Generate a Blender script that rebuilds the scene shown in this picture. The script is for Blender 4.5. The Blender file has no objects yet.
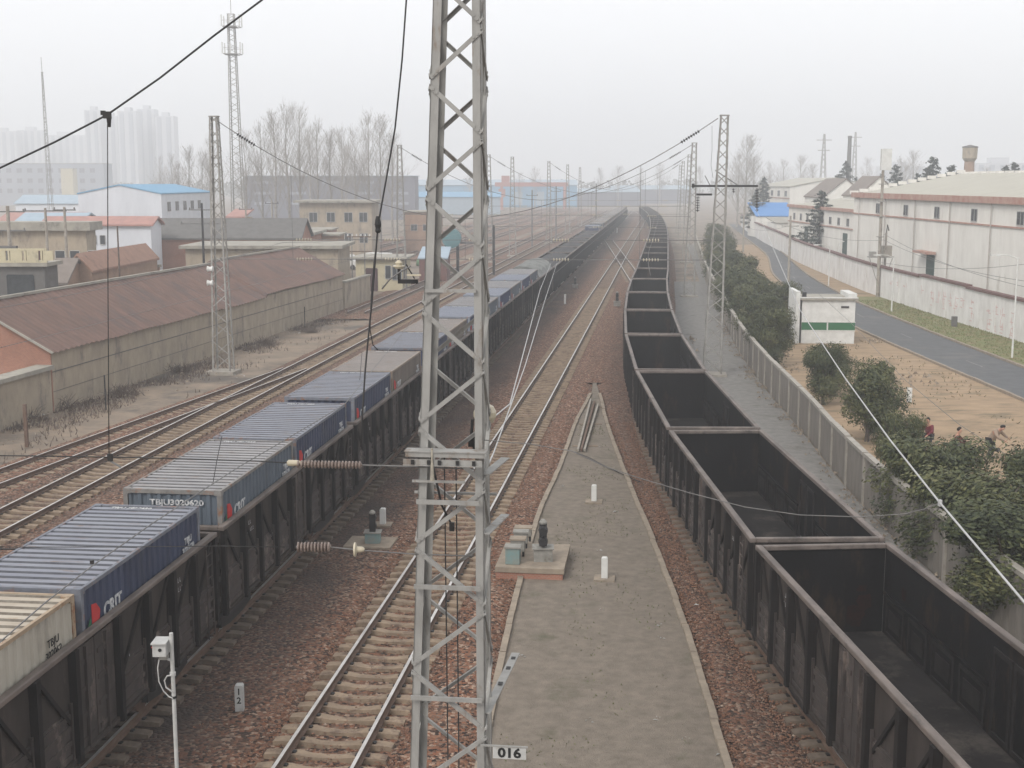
import bpy, math, random
from mathutils import Vector, Matrix, noise
random.seed(7)
R = math.radians
C = bpy.context.scene.collection

# ------------------------------------------------------------------ camera, world, sun, exposure
CAM_Z = 11.45; PITCH = R(8.9); FPX = 1290.0
cd = bpy.data.cameras.new('camera'); cam = bpy.data.objects.new('camera', cd); C.objects.link(cam)
cam.location = (0, 0, CAM_Z); cam.rotation_euler = (R(90) - PITCH, 0, 0)
cd.sensor_width = 36.0; cd.lens = FPX / 1024 * 36.0; cd.clip_end = 6000; cd.clip_start = 0.2
bpy.context.scene.camera = cam
SC = bpy.context.scene
w = bpy.data.worlds.new('World'); SC.world = w; w.use_nodes = True
nt = w.node_tree; nt.nodes.clear()
wo = nt.nodes.new('ShaderNodeOutputWorld'); bg = nt.nodes.new('ShaderNodeBackground')
sky = nt.nodes.new('ShaderNodeTexSky'); sky.sky_type = 'NISHITA'; sky.sun_disc = False
sky.sun_elevation = R(42); sky.sun_rotation = R(215); sky.dust_density = 4.0; sky.air_density = 1.0
hs = nt.nodes.new('ShaderNodeHueSaturation'); hs.inputs['Saturation'].default_value = 0.12
mx = nt.nodes.new('ShaderNodeMix'); mx.data_type = 'RGBA'; mx.inputs[0].default_value = 0.72
mx.inputs[7].default_value = (9.5, 9.55, 9.75, 1)
nt.links.new(sky.outputs[0], hs.inputs['Color']); nt.links.new(hs.outputs[0], mx.inputs[6])
nt.links.new(mx.outputs[2], bg.inputs['Color']); bg.inputs['Strength'].default_value = 0.1
nt.links.new(bg.outputs[0], wo.inputs[0])
sl = bpy.data.lights.new('sun', 'SUN'); sun = bpy.data.objects.new('sun', sl); C.objects.link(sun)
sl.energy = 1.35; sl.angle = R(18); sl.color = (1, .94, .86)
sun.rotation_euler = (R(48), 0, R(-35))
SC.view_settings.view_transform = 'Standard'; SC.view_settings.look = 'None'
SC.view_settings.exposure = 0.62; SC.view_settings.gamma = 1; SC.view_settings.use_curve_mapping = False
SC.cycles.volume_bounces = 3; SC.cycles.max_bounces = 5; SC.cycles.diffuse_bounces = 2
SC.cycles.glossy_bounces = 2; SC.cycles.transparent_max_bounces = 6
SC.cycles.use_denoising = True

# ------------------------------------------------------------------ measuring helpers (photo reading -> metres)
Q = math.tan(PITCH); CP = math.cos(PITCH)
def P(u, v, z=0.0):
    x = (u - 512) / FPX; y = (384 - v) / FPX
    d = (x, CP + y * math.sin(PITCH), -math.sin(PITCH) + y * CP)
    t = (z - CAM_Z) / d[2]
    return Vector((d[0] * t, d[1] * t, z))
def at(u, v, Y):
    x = (u - 512) / FPX; y = (384 - v) / FPX
    d = (x, CP + y * math.sin(PITCH), -math.sin(PITCH) + y * CP)
    t = Y / d[1]
    return Vector((d[0] * t, Y, CAM_Z + d[2] * t))

# ------------------------------------------------------------------ materials
def lin(c):
    return tuple(((x / 255) / 12.92 if x / 255 <= .04045 else ((x / 255 + .055) / 1.055) ** 2.4) for x in c)
def mat(name, c1, c2=None, scale=3.0, rough=.85, metal=0.0, bump=0.0, bscale=40.0, c3=None, s3=.6, t3=.62,
        stretch=(1, 1, 1), rand=False, sharp=.15, spec=.35, em=None):
    m = bpy.data.materials.new(name); m.use_nodes = True
    n = m.node_tree.nodes; l = m.node_tree.links; b = n['Principled BSDF']
    b.inputs['Roughness'].default_value = rough; b.inputs['Metallic'].default_value = metal
    b.inputs['Specular IOR Level'].default_value = spec
    c2 = c2 or tuple(x * .72 for x in c1)
    tc = n.new('ShaderNodeTexCoord'); mp = n.new('ShaderNodeMapping'); mp.inputs['Scale'].default_value = stretch
    l.new(tc.outputs['Object'], mp.inputs['Vector'])
    if rand:
        oi = n.new('ShaderNodeObjectInfo'); ml = n.new('ShaderNodeMath'); ml.operation = 'MULTIPLY'; ml.inputs[1].default_value = 57.0
        l.new(oi.outputs['Random'], ml.inputs[0]); l.new(ml.outputs[0], mp.inputs['Location'])
    no = n.new('ShaderNodeTexNoise'); no.inputs['Scale'].default_value = scale; no.inputs['Detail'].default_value = 6; no.inputs['Roughness'].default_value = .65
    l.new(mp.outputs[0], no.inputs['Vector'])
    cr = n.new('ShaderNodeValToRGB'); cr.color_ramp.elements[0].position = .5 - sharp; cr.color_ramp.elements[1].position = .5 + sharp
    cr.color_ramp.elements[0].color = (*c1, 1); cr.color_ramp.elements[1].color = (*c2, 1)
    l.new(no.outputs[0], cr.inputs[0]); out = cr.outputs[0]
    if c3:
        n3 = n.new('ShaderNodeTexNoise'); n3.inputs['Scale'].default_value = s3; n3.inputs['Detail'].default_value = 8; n3.inputs['Roughness'].default_value = .7
        l.new(mp.outputs[0], n3.inputs['Vector'])
        r3 = n.new('ShaderNodeValToRGB'); r3.color_ramp.elements[0].position = t3 - .06; r3.color_ramp.elements[1].position = t3 + .06
        l.new(n3.outputs[0], r3.inputs[0])
        mm = n.new('ShaderNodeMix'); mm.data_type = 'RGBA'; l.new(r3.outputs[0], mm.inputs[0]); l.new(out, mm.inputs[6]); mm.inputs[7].default_value = (*c3, 1)
        out = mm.outputs[2]
    l.new(out, b.inputs['Base Color'])
    if bump:
        nb = n.new('ShaderNodeTexNoise'); nb.inputs['Scale'].default_value = bscale; nb.inputs['Detail'].default_value = 5
        l.new(tc.outputs['Object'], nb.inputs['Vector'])
        bp = n.new('ShaderNodeBump'); bp.inputs['Strength'].default_value = bump; bp.inputs['Distance'].default_value = .03
        l.new(nb.outputs[0], bp.inputs['Height']); l.new(bp.outputs[0], b.inputs['Normal'])
    return m
def mat_brick(name, c1, c2, mortar, sc=4.0):
    m = mat(name, c1, c2); n = m.node_tree.nodes; l = m.node_tree.links; b = n['Principled BSDF']
    tc = [x for x in n if x.type == 'TEX_COORD'][0]
    sx = n.new('ShaderNodeSeparateXYZ'); l.new(tc.outputs['Object'], sx.inputs[0])
    ad = n.new('ShaderNodeMath'); ad.operation = 'ADD'; l.new(sx.outputs[0], ad.inputs[0]); l.new(sx.outputs[1], ad.inputs[1])
    cb = n.new('ShaderNodeCombineXYZ'); l.new(ad.outputs[0], cb.inputs[0]); l.new(sx.outputs[2], cb.inputs[1])
    br = n.new('ShaderNodeTexBrick'); br.inputs['Scale'].default_value = sc
    br.inputs['Color1'].default_value = (*c1, 1); br.inputs['Color2'].default_value = (*c2, 1); br.inputs['Mortar'].default_value = (*mortar, 1)
    l.new(cb.outputs[0], br.inputs['Vector'])
    nn = n.new('ShaderNodeTexNoise'); nn.inputs['Scale'].default_value = .9; nn.inputs['Detail'].default_value = 5; l.new(tc.outputs['Object'], nn.inputs[0])
    mm = n.new('ShaderNodeMix'); mm.data_type = 'RGBA'; mm.blend_type = 'MULTIPLY'; mm.inputs[0].default_value = .5
    l.new(br.outputs[0], mm.inputs[6]); l.new(nn.outputs[0], mm.inputs[7]); l.new(mm.outputs[2], b.inputs['Base Color'])
    return m
def mat_gravel(name, cols, scale, stain=None, amount=.5):
    m = bpy.data.materials.new(name); m.use_nodes = True; n = m.node_tree.nodes; l = m.node_tree.links; b = n['Principled BSDF']
    b.inputs['Roughness'].default_value = .95; b.inputs['Specular IOR Level'].default_value = .2
    tc = n.new('ShaderNodeTexCoord')
    vo = n.new('ShaderNodeTexVoronoi'); vo.inputs['Scale'].default_value = scale; vo.inputs['Randomness'].default_value = 1
    l.new(tc.outputs['Object'], vo.inputs['Vector'])
    cr = n.new('ShaderNodeValToRGB'); cr.color_ramp.interpolation = 'CONSTANT'
    e = cr.color_ramp.elements; e[0].color = (*cols[0], 1); e[1].position = 1 / len(cols); e[1].color = (*cols[1], 1)
    for i in range(2, len(cols)):
        x = e.new(i / len(cols)); x.color = (*cols[i], 1)
    sp = n.new('ShaderNodeSeparateColor'); l.new(vo.outputs['Color'], sp.inputs[0]); l.new(sp.outputs[0], cr.inputs[0])
    no = n.new('ShaderNodeTexNoise'); no.inputs['Scale'].default_value = .35; no.inputs['Detail'].default_value = 7; no.inputs['Roughness'].default_value = .65
    l.new(tc.outputs['Object'], no.inputs['Vector'])
    rr = n.new('ShaderNodeMapRange'); rr.inputs[1].default_value = .42; rr.inputs[2].default_value = .68; rr.inputs[3].default_value = 0; rr.inputs[4].default_value = amount
    l.new(no.outputs[0], rr.inputs[0])
    mm = n.new('ShaderNodeMix'); mm.data_type = 'RGBA'; l.new(rr.outputs[0], mm.inputs[0]); l.new(cr.outputs[0], mm.inputs[6])
    mm.inputs[7].default_value = (*(stain or cols[0]), 1)
    out = mm.outputs[2]
    at_ = n.new('ShaderNodeAttribute'); at_.attribute_name = 'coal'
    m2 = n.new('ShaderNodeMix'); m2.data_type = 'RGBA'; l.new(at_.outputs['Fac'], m2.inputs[0]); l.new(out, m2.inputs[6]); m2.inputs[7].default_value = (.045, .037, .034, 1)
    l.new(m2.outputs[2], b.inputs['Base Color'])
    bp = n.new('ShaderNodeBump'); bp.inputs['Strength'].default_value = .9; bp.inputs['Distance'].default_value = .05; bp.invert = True
    l.new(vo.outputs['Distance'], bp.inputs['Height']); l.new(bp.outputs[0], b.inputs['Normal'])
    return m
M = {}
M['ballast'] = mat_gravel('ballast', [(.17,.084,.054),(.215,.115,.075),(.048,.030,.024),(.33,.235,.175),(.115,.064,.044),(.20,.086,.05),(.03,.022,.019),(.18,.122,.092)], 13, (.15,.10,.074), .3)
M['stones'] = mat('ballast_stone', (.20,.105,.068), (.095,.055,.04), scale=9, sharp=.04, c3=(.36,.29,.23), s3=7, t3=.62, rough=.95)
M['ground'] = mat('earth', (.25,.195,.145), (.15,.122,.096), scale=.35, c3=(.095,.082,.07), s3=.15, t3=.56, rough=.95, bump=.6, bscale=9)
M['island'] = mat('packed_earth_path', (.215,.182,.147), (.140,.117,.094), scale=3.4, c3=(.108,.098,.068), s3=.5, t3=.62, rough=.95, bump=1, bscale=34, sharp=.2)
M['path'] = mat('asphalt_service_path', (.215,.205,.19), (.15,.145,.138), scale=2.4, rough=.95, bump=.6, bscale=30, c3=(.12,.11,.10), s3=.5)
M['soil'] = mat('tan_soil', (.33,.235,.148), (.215,.155,.10), scale=.8, c3=(.15,.12,.075), s3=.4, t3=.60, rough=.98, bump=.8, bscale=7, stretch=(.6,1.6,1))
M['grass'] = mat('grass', (.135,.16,.06), (.20,.17,.09), scale=1.2, rough=.95, bump=.8, bscale=25, sharp=.1)
M['asphalt'] = mat('road_asphalt', (.105,.108,.112), (.08,.083,.088), scale=1.2, rough=.9, c3=(.13,.125,.12), s3=.25, t3=.6)
M['kerb'] = mat('kerb_concrete', (.29,.24,.185), (.20,.165,.13), scale=3)
M['paint_white'] = mat('worn_road_paint', (.22,.22,.21), (.12,.12,.12), scale=3)
M['concrete'] = mat('concrete', (.33,.30,.26), (.24,.22,.19), scale=4, bump=.3, c3=(.15,.13,.11), s3=1.2, rand=True)
M['sleeper'] = mat('sleeper_concrete', (.27,.205,.145), (.17,.128,.092), scale=2.4, c3=(.12,.085,.065), s3=2.5, t3=.58, rand=True, rough=.95)
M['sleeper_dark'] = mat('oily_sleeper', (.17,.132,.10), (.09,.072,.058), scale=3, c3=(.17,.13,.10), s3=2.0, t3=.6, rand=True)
M['rail_side'] = mat('rusty_rail_side', (.10,.06,.042), (.15,.10,.075), scale=3)
M['rail_top'] = mat('polished_rail_head', (.62,.60,.58), (.42,.40,.38), scale=1.5, rough=.42, metal=.6)
M['coal'] = mat('coal_black_steel', (.011,.0105,.0115), (.007,.0065,.007), scale=1.4, rough=.85, spec=.08, c3=(.036,.023,.017), s3=1.1, t3=.62, stretch=(1,1,.35), rand=True, bump=.15, bscale=14)
M['post_dark'] = mat('sooty_black_post', (.011,.010,.0105), (.018,.015,.014), scale=2.5, rough=.8, spec=.12, stretch=(1,1,.3), rand=True)
M['coal_out'] = mat('sooty_painted_steel', (.050,.041,.037), (.028,.023,.021), scale=1.8, rough=.8, spec=.15, c3=(.10,.08,.068), s3=1.4, t3=.64, stretch=(1,1,.3), rand=True)
M['door_steel'] = mat('worn_door_steel', (.055,.043,.039), (.026,.021,.02), scale=2.2, rough=.75, c3=(.15,.12,.105), s3=1.7, t3=.60, stretch=(1,1,.4), rand=True)
M['rim'] = mat('worn_rim_steel', (.155,.127,.112), (.085,.07,.062), scale=2.5, rough=.6, stretch=(1,.35,1), c3=(.05,.042,.038), s3=1.6, t3=.6, rand=True)
M['inner'] = mat('coal_stained_frame', (.024,.021,.021), (.014,.0125,.013), scale=3, rough=.85, spec=.1, rand=True)
M['coal_floor'] = mat('coal_dust_floor', (.026,.0235,.0235), (.014,.013,.0135), scale=1.0, rough=.95, spec=.08, c3=(.055,.048,.043), s3=.7, t3=.58, rand=True)
M['black'] = mat('black_iron', (.015,.015,.016), (.022,.02,.02), rough=.6)
M['steel'] = mat('galvanised_steel', (.315,.31,.295), (.205,.20,.19), scale=4, rough=.55, metal=.15, sharp=.25, c3=(.16,.12,.09), s3=3.0, t3=.63, stretch=(1,1,.4))
M['steel_far'] = mat('weathered_mast_steel', (.31,.30,.28), (.21,.20,.185), scale=2, rough=.6)
M['wire'] = mat('dark_wire', (.03,.03,.032), (.04,.04,.04))
M['wire_light'] = mat('aluminium_wire', (.42,.42,.42), (.33,.33,.33), rough=.5)
M['wire_grey'] = mat('grey_wire', (.12,.12,.12), (.16,.155,.15), rough=.6)
M['boxgrey_'] = mat('grimy_insulator', (.34,.31,.25), (.22,.20,.17), scale=9); M['porcelain'] = mat('brown_porcelain', (.13,.10,.09), (.22,.175,.15), scale=20, rough=.35)
M['cream'] = mat('cream_porcelain', (.46,.41,.31), (.36,.32,.24), rough=.3)
M['white'] = mat('white_paint', (.62,.62,.60), (.5,.5,.48), scale=2)
M['plate'] = mat('plate_white', (.42,.42,.41), (.33,.33,.32), scale=5, c3=(.25,.23,.2), s3=3, t3=.62)
M['ink'] = mat('black_lettering', (.01,.01,.01), (.015,.015,.015))
M['mark'] = mat('white_lettering', (.55,.55,.55), (.24,.25,.27), scale=9, sharp=.1)
M['red'] = mat('logo_red', (.42,.03,.03), (.35,.03,.03)); M['green'] = mat('logo_green', (.03,.13,.06), (.03,.11,.05))
M['teal'] = mat('teal_paint', (.08,.20,.22), (.10,.16,.17), scale=8)

# ------------------------------------------------------------------ mesh helpers
class MB:
    def __init__(s): s.v = []; s.f = []; s.mi = []
    def quad_box(s, c8, mi=0):
        b = len(s.v); s.v += [tuple(p) for p in c8]
        for q in ((0,3,2,1),(4,5,6,7),(0,1,5,4),(1,2,6,5),(2,3,7,6),(3,0,4,7)): s.f.append(tuple(b + i for i in q)); s.mi.append(mi)
        return s
    def box(s, x0, x1, y0, y1, z0, z1, mi=0):
        s.quad_box([(x0,y0,z0),(x1,y0,z0),(x1,y1,z0),(x0,y1,z0),(x0,y0,z1),(x1,y0,z1),(x1,y1,z1),(x0,y1,z1)], mi); return s
    def bar(s, a, b, w, h=None, up=None, mi=0):
        a = Vector(a); b = Vector(b); d = (b - a)
        if d.length < 1e-6: return s
        d.normalize(); h = h or w
        up = Vector(up) if up else (Vector((0,0,1)) if abs(d.z) < .9 else Vector((0,1,0)))
        x = d.cross(up).normalized() * (w / 2); y = x.cross(d).normalized() * (h / 2)
        s.quad_box([a-x-y, a+x-y, a+x+y, a-x+y, b-x-y, b+x-y, b+x+y, b-x+y], mi); return s
    def tube(s, pts, r, n=6, r2=None, mi=0, cap=True):
        pts = [Vector(p) for p in pts]; m = len(pts); rings = []
        for i, p in enumerate(pts):
            d = (pts[min(i+1,m-1)] - pts[max(i-1,0)]).normalized()
            up = Vector((0,0,1)) if abs(d.z) < .95 else Vector((0,1,0))
            x = d.cross(up).normalized(); y = x.cross(d)
            rr = r if r2 is None else r + (r2 - r) * i / max(1, m-1)
            if isinstance(r, (list, tuple)): rr = r[i]
            rings.append(len(s.v))
            for k in range(n):
                a = 2 * math.pi * k / n; s.v.append(tuple(p + x * math.cos(a) * rr + y * math.sin(a) * rr))
        for i in range(m-1):
            for k in range(n):
                a, b = rings[i], rings[i+1]; s.f.append((a+k, a+(k+1)%n, b+(k+1)%n, b+k)); s.mi.append(mi)
        if cap:
            s.f.append(tuple(rings[0] + k for k in range(n))[::-1]); s.mi.append(mi)
            s.f.append(tuple(rings[-1] + k for k in range(n))); s.mi.append(mi)
        return s
    def poly(s, pts, mi=0):
        b = len(s.v); s.v += [tuple(p) for p in pts]; s.f.append(tuple(range(b, b+len(pts)))); s.mi.append(mi); return s
    def prism(s, pts, dv, mi=0):
        dv = Vector(dv); n = len(pts); b = len(s.v); s.v += [tuple(p) for p in pts] + [tuple(Vector(p)+dv) for p in pts]
        s.f.append(tuple(range(b, b+n))[::-1]); s.mi.append(mi); s.f.append(tuple(range(b+n, b+2*n))); s.mi.append(mi)
        for i in range(n): s.f.append((b+i, b+(i+1)%n, b+n+(i+1)%n, b+n+i)); s.mi.append(mi)
        return s
    def lathe(s, prof, c=(0,0,0), n=12, axis=(0,0,1), mi=0):
        ax = Vector(axis).normalized(); up = Vector((0,0,1)) if abs(ax.z) < .9 else Vector((1,0,0))
        x = ax.cross(up).normalized(); y = ax.cross(x); c = Vector(c); rings = []
        for r, h in prof:
            rings.append(len(s.v))
            for k in range(n):
                a = 2*math.pi*k/n; s.v.append(tuple(c + ax*h + x*math.cos(a)*r + y*math.sin(a)*r))
        for i in range(len(prof)-1):
            for k in range(n): s.f.append((rings[i]+k, rings[i]+(k+1)%n, rings[i+1]+(k+1)%n, rings[i+1]+k)); s.mi.append(mi)
        s.f.append(tuple(rings[0]+k for k in range(n))[::-1]); s.mi.append(mi); s.f.append(tuple(rings[-1]+k for k in range(n))); s.mi.append(mi)
        return s
    def build(s, name, mats, parent=None, smooth=False, loc=None, rotz=0):
        me = bpy.data.meshes.new(name); me.from_pydata(s.v, [], s.f)
        if not isinstance(mats, (list, tuple)): mats = [mats]
        for m in mats: me.materials.append(m)
        if len(mats) > 1: me.polygons.foreach_set('material_index', s.mi)
        if smooth: me.polygons.foreach_set('use_smooth', [True]*len(s.f))
        me.update(); o = bpy.data.objects.new(name, me); C.objects.link(o)
        if parent: o.parent = parent
        if loc: o.location = loc
        o.rotation_euler.z = rotz
        return o
def thing(name, label, cat, loc=(0,0,0), rotz=0, group=None):
    o = bpy.data.objects.new(name, None); C.objects.link(o); o.location = loc; o.rotation_euler.z = rotz
    o['label'] = label; o['category'] = cat; o.empty_display_size = .2
    if group: o['group'] = group
    return o
def tag(o, label, cat, group=None):
    o['label'] = label; o['category'] = cat
    if group: o['group'] = group
    return o
def struct(o, kind='structure'): o['kind'] = kind; return o
KIDS = {}
def kids(o): return [c for c in o.children]
def dup(root, loc, rotz, label, group=None):
    r = root.copy(); C.objects.link(r); r.location = loc; r.rotation_euler.z = rotz; r['label'] = label
    if group: r['group'] = group
    for ch in list(root.children):
        c = ch.copy(); C.objects.link(c); c.parent = r
        for g in list(ch.children):
            d = g.copy(); C.objects.link(d); d.parent = c
    return r
def text(s, size, m, parent, mw, name='lettering', depth=.004, bold=0):
    cu = bpy.data.curves.new('t', 'FONT'); cu.body = s; cu.size = size; cu.extrude = depth; cu.align_x = 'CENTER'; cu.align_y = 'CENTER'; cu.offset = bold; cu.resolution_u = 3
    o = bpy.data.objects.new('t', cu); C.objects.link(o)
    dg = bpy.context.evaluated_depsgraph_get(); me = bpy.data.meshes.new_from_object(o.evaluated_get(dg))
    bpy.data.objects.remove(o); me.transform(mw); me.materials.clear(); me.materials.append(m)
    t = bpy.data.objects.new(name, me); C.objects.link(t)
    if parent: t.parent = parent
    return t
def face_mw(loc, right, up):
    r = Vector(right).normalized(); u = Vector(up).normalized(); n = r.cross(u)
    return Matrix(((r.x,u.x,n.x,loc[0]),(r.y,u.y,n.y,loc[1]),(r.z,u.z,n.z,loc[2]),(0,0,0,1)))
def spline(pts):
    def f(y):
        if y <= pts[0][1]:
            a, b = pts[0], pts[1]; return a[0] + (b[0]-a[0])*(y-a[1])/(b[1]-a[1])
        if y >= pts[-1][1]:
            a, b = pts[-2], pts[-1]; return b[0] + (b[0]-a[0])*(y-b[1])/(b[1]-a[1])
        i = 0
        while pts[i+1][1] < y: i += 1
        p1, p2 = pts[i], pts[i+1]; p0 = pts[max(i-1,0)]; p3 = pts[min(i+2,len(pts)-1)]
        t = (y-p1[1])/(p2[1]-p1[1]); hh = p2[1]-p1[1]
        m1 = (p2[0]-p0[0])/max(1e-6,p2[1]-p0[1])*hh; m2 = (p3[0]-p1[0])/max(1e-6,p3[1]-p1[1])*hh
        return (2*t**3-3*t*t+1)*p1[0]+(t**3-2*t*t+t)*m1+(-2*t**3+3*t*t)*p2[0]+(t**3-t*t)*m2
    return f
SL = .118
fMid = lambda y: -6.61 + SL*y
fLeft = lambda y: -11.72 + .1148*y
fL1 = lambda y: -22.0 + .1165*y
fL2 = lambda y: -19.6 + .2228*(y-48.8)
fRight = spline([(8.3,9),(7.9,15),(7.4,21),(6.98,28),(6.72,34),(6.66,41.2),(6.86,55),(7.55,68.2),(8.7,82),(10.1,96),(11.6,109),(13.25,122),(15.15,138),(16.6,150),(19.7,176),(22.8,202),(27.6,245),(32.2,290),(36.9,340),(43,422),(48,500)])
def ang(f, y): return math.atan((f(y+.5)-f(y-.5)))
RT = .30     # rail head height

# ------------------------------------------------------------------ haze (built early so the whole scene sits in it)
hz = MB().box(-1500, 1500, -60, 2600, -1.2, 118).build('haze', [])
hm = bpy.data.materials.new('haze_air'); hm.use_nodes = True; hn = hm.node_tree.nodes; hn.clear()
ho = hn.new('ShaderNodeOutputMaterial'); hv = hn.new('ShaderNodeVolumePrincipled')
hv.inputs['Color'].default_value = (.902,.932,.966,1); hv.inputs['Density'].default_value = .00125; hv.inputs['Anisotropy'].default_value = .15
hm.node_tree.links.new(hv.outputs[0], ho.inputs['Volume']); hz.data.materials.append(hm); struct(hz, 'stuff')

# ------------------------------------------------------------------ ground sheets
def strip(name, fl, fr, y0, y1, z, m, step=4.0, kind='structure', nx=1):
    mb = MB(); n = max(1, int((y1-y0)/step)); row = []
    for i in range(n+1):
        y = y0+(y1-y0)*i/n; b = len(mb.v)
        for k in range(nx+1): x = fl(y)+(fr(y)-fl(y))*k/nx; mb.v.append((x, y, z))
        if i:
            for k in range(nx): mb.f.append((b-nx-1+k, b-nx+k, b+k+1, b+k)); mb.mi.append(0)
    o = mb.build(name, m); struct(o, kind); return o
g = MB().box(-1400, 1400, -50, 2500, -.6, -.06).build('ground', M['ground']); struct(g)
# ballast bed with a softly heaped surface and coal dust beside the freight tracks
def ballast(name, fl, fr, y0, y1, z, dy, dx):
    mb = MB(); cols = []; ny = int((y1-y0)/dy); y = y0; ys = [y0]
    while y < y1: y += dy*(1+max(0,(y-60))/60); ys.append(min(y, y1))
    nx = int(max(fr(y0)-fl(y0), 2)/dx)
    for i, y in enumerate(ys):
        b = len(mb.v)
        for k in range(nx+1):
            x = fl(y)+(fr(y)-fl(y))*k/nx
            edge = min(1, min(x-fl(y), fr(y)-x)/.5)
            zz = z*edge + .035*(noise.noise(Vector((x*2.2,y*2.2,0)))+.7*noise.noise(Vector((x*6,y*6,3)))) - .03*(1-edge)
            for ft in (fMid, fL1, fLeft, fRight):
                dd_ = abs(x-ft(y))
                if dd_ < 1.75: zz -= .075*min(1,(1.75-dd_)/.4)
            coal = 0
            for ft, wd, am in ((fLeft, 2.3, .85), (fRight, 1.9, .45), (fL1, 1.2, .55), (fMid, .55, .25)):
                d = abs(x-ft(y)); coal = max(coal, am*(1-max(0, min(1,(d-wd)/ (1.3)))))
            dl = x-fLeft(y)
            if 1 < dl < 3.6: coal = max(coal, .72*(1-max(0,(dl-2.2)/1.4)))
            coal = max(0, min(1, coal*(.8+.5*noise.noise(Vector((x*.7,y*.4,9))))))
            mb.v.append((x, y, zz)); cols.append(coal)
        if i:
            for k in range(nx): mb.f.append((b-nx-1+k, b-nx+k, b+k+1, b+k)); mb.mi.append(0)
    o = mb.build(name, M['ballast'], smooth=True); struct(o)
    a = o.data.attributes.new('coal', 'FLOAT', 'POINT'); a.data.foreach_set('value', cols)
    return o
isl_l = spline([(-1.6,10),(-.63,24),(.1,34.3),(1.0,44),(1.95,51),(3.0,60.2),(4.25,69),(4.6,73)])
isl_r = spline([(4.1,10),(4.25,24),(4.45,31),(4.5,40),(4.45,50.5),(4.5,60),(4.72,67.5),(4.85,73)])
ballast('ballast_bed', lambda y: min(fL1(y)-1.9, fL2(y)-1.8 if y < 76 else 99)-.3, isl_l, 12, 73, .09, .33, .33)
ballast('ballast_bed', isl_r, lambda y: fRight(y)+2.3, 12, 73, .09, .33, .3)
ballast('ballast_bed', lambda y: fL1(y)-2.0, lambda y: max(fRight(y), fMid(y))+2.5, 73, 520, .09, .6, .9)
ballast('ballast_bed', lambda y: fL1(y)-7.4, lambda y: fL1(y)-2.0, 108, 520, .08, .8, .9)
ballast('ballast_bed', lambda y: fL1(y)-34, lambda y: fL1(y)-9, 190, 560, .05, 2, 2)
island = strip('island_path', lambda y: isl_l(y)+.02, lambda y: isl_r(y)-.02, 10, 73, .085, M['island'], 1.0)
def edge(f, y0, y1, w, z0, z1, m, name, seg=1.0, kind='structure', gap=0.012):
    mb = MB(); y = y0
    while y < y1:
        a = Vector((f(y),y+gap,0)); b = Vector((f(y+seg),y+seg-gap,0)); d = (b-a).normalized(); nrm = Vector((d.y,-d.x,0))*w/2
        jz = random.uniform(-.012,.012); jx = nrm*random.uniform(-.15,.15)
        c = [a-nrm+jx, a+nrm+jx, b+nrm+jx, b-nrm+jx]
        mb.quad_box([(p.x,p.y,z0) for p in c]+[(p.x,p.y,z1+jz) for p in c]); y += seg
    o = mb.build(name, m); struct(o, kind); return o
edge(isl_l, 12, 68.5, .16, -.1, .17, M['kerb'], 'island_kerb'); edge(isl_r, 12, 68.5, .16, -.1, .17, M['kerb'], 'island_kerb')
fFence = spline([(12.9,22),(12.62,33),(12.5,38),(12.57,44),(12.91,50.6),(13.4,57),(14.3,72),(15.63,88),(18.7,116),(22.6,150),(27.6,190),(34,240)])
strip('service_path', lambda y: fRight(y)+2.25, lambda y: fFence(y)-.1, 12, 150, .03, M['path'], 3)
strip('service_path', lambda y: fRight(y)+5.2, lambda y: fFence(y)-.1, 150, 240, .03, M['path'], 5)
fRL = spline([(27,20),(27.1,67),(27.3,102),(29.2,130),(32.5,160),(40.0,203),(45.5,245),(51,290),(60,360)])
fRR = spline([(31.7,20),(31.9,80),(33.0,120),(34.6,140),(37.4,165),(43.6,207),(49.5,250),(55,292),(64,362)])
fWall = spline([(36.7,20),(36.85,92),(37.3,134),(39.2,160),(41.6,189),(44.8,215),(48.6,250),(53.6,292),(63,362)])
strip('soil_plot', lambda y: fFence(y)+.1, lambda y: fRL(y)-.1, 12, 240, -.02, M['soil'], 4, nx=1)
strip('road', fRL, fRR, 12, 360, .0, M['asphalt'], 4)
strip('grass_verge', lambda y: fRR(y)+.1, fWall, 12, 130, .03, M['grass'], 4)
strip('soil_verge', lambda y: fRR(y)+.1, fWall, 130, 360, .03, M['soil'], 4)
edge(fRL, 12, 300, .18, -.1, .12, M['kerb'], 'kerb', 1.5); edge(fRR, 12, 300, .18, -.1, .14, M['kerb'], 'kerb', 1.5)
rm = MB()
for y in range(20, 300, 15):
    xm = (fRL(y)+fRR(y))/2; rm.quad_box([(xm-.06,y,.001),(xm+.06,y,.001),(xm+.06+fRL(y+3)-fRL(y),y+3,.001),(xm-.06+fRL(y+3)-fRL(y),y+3,.001),(xm-.06,y,.005),(xm+.06,y,.005),(xm+.06+fRL(y+3)-fRL(y),y+3,.005),(xm-.06+fRL(y+3)-fRL(y),y+3,.005)])
struct(rm.build('road_marking', M['paint_white']))
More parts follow.
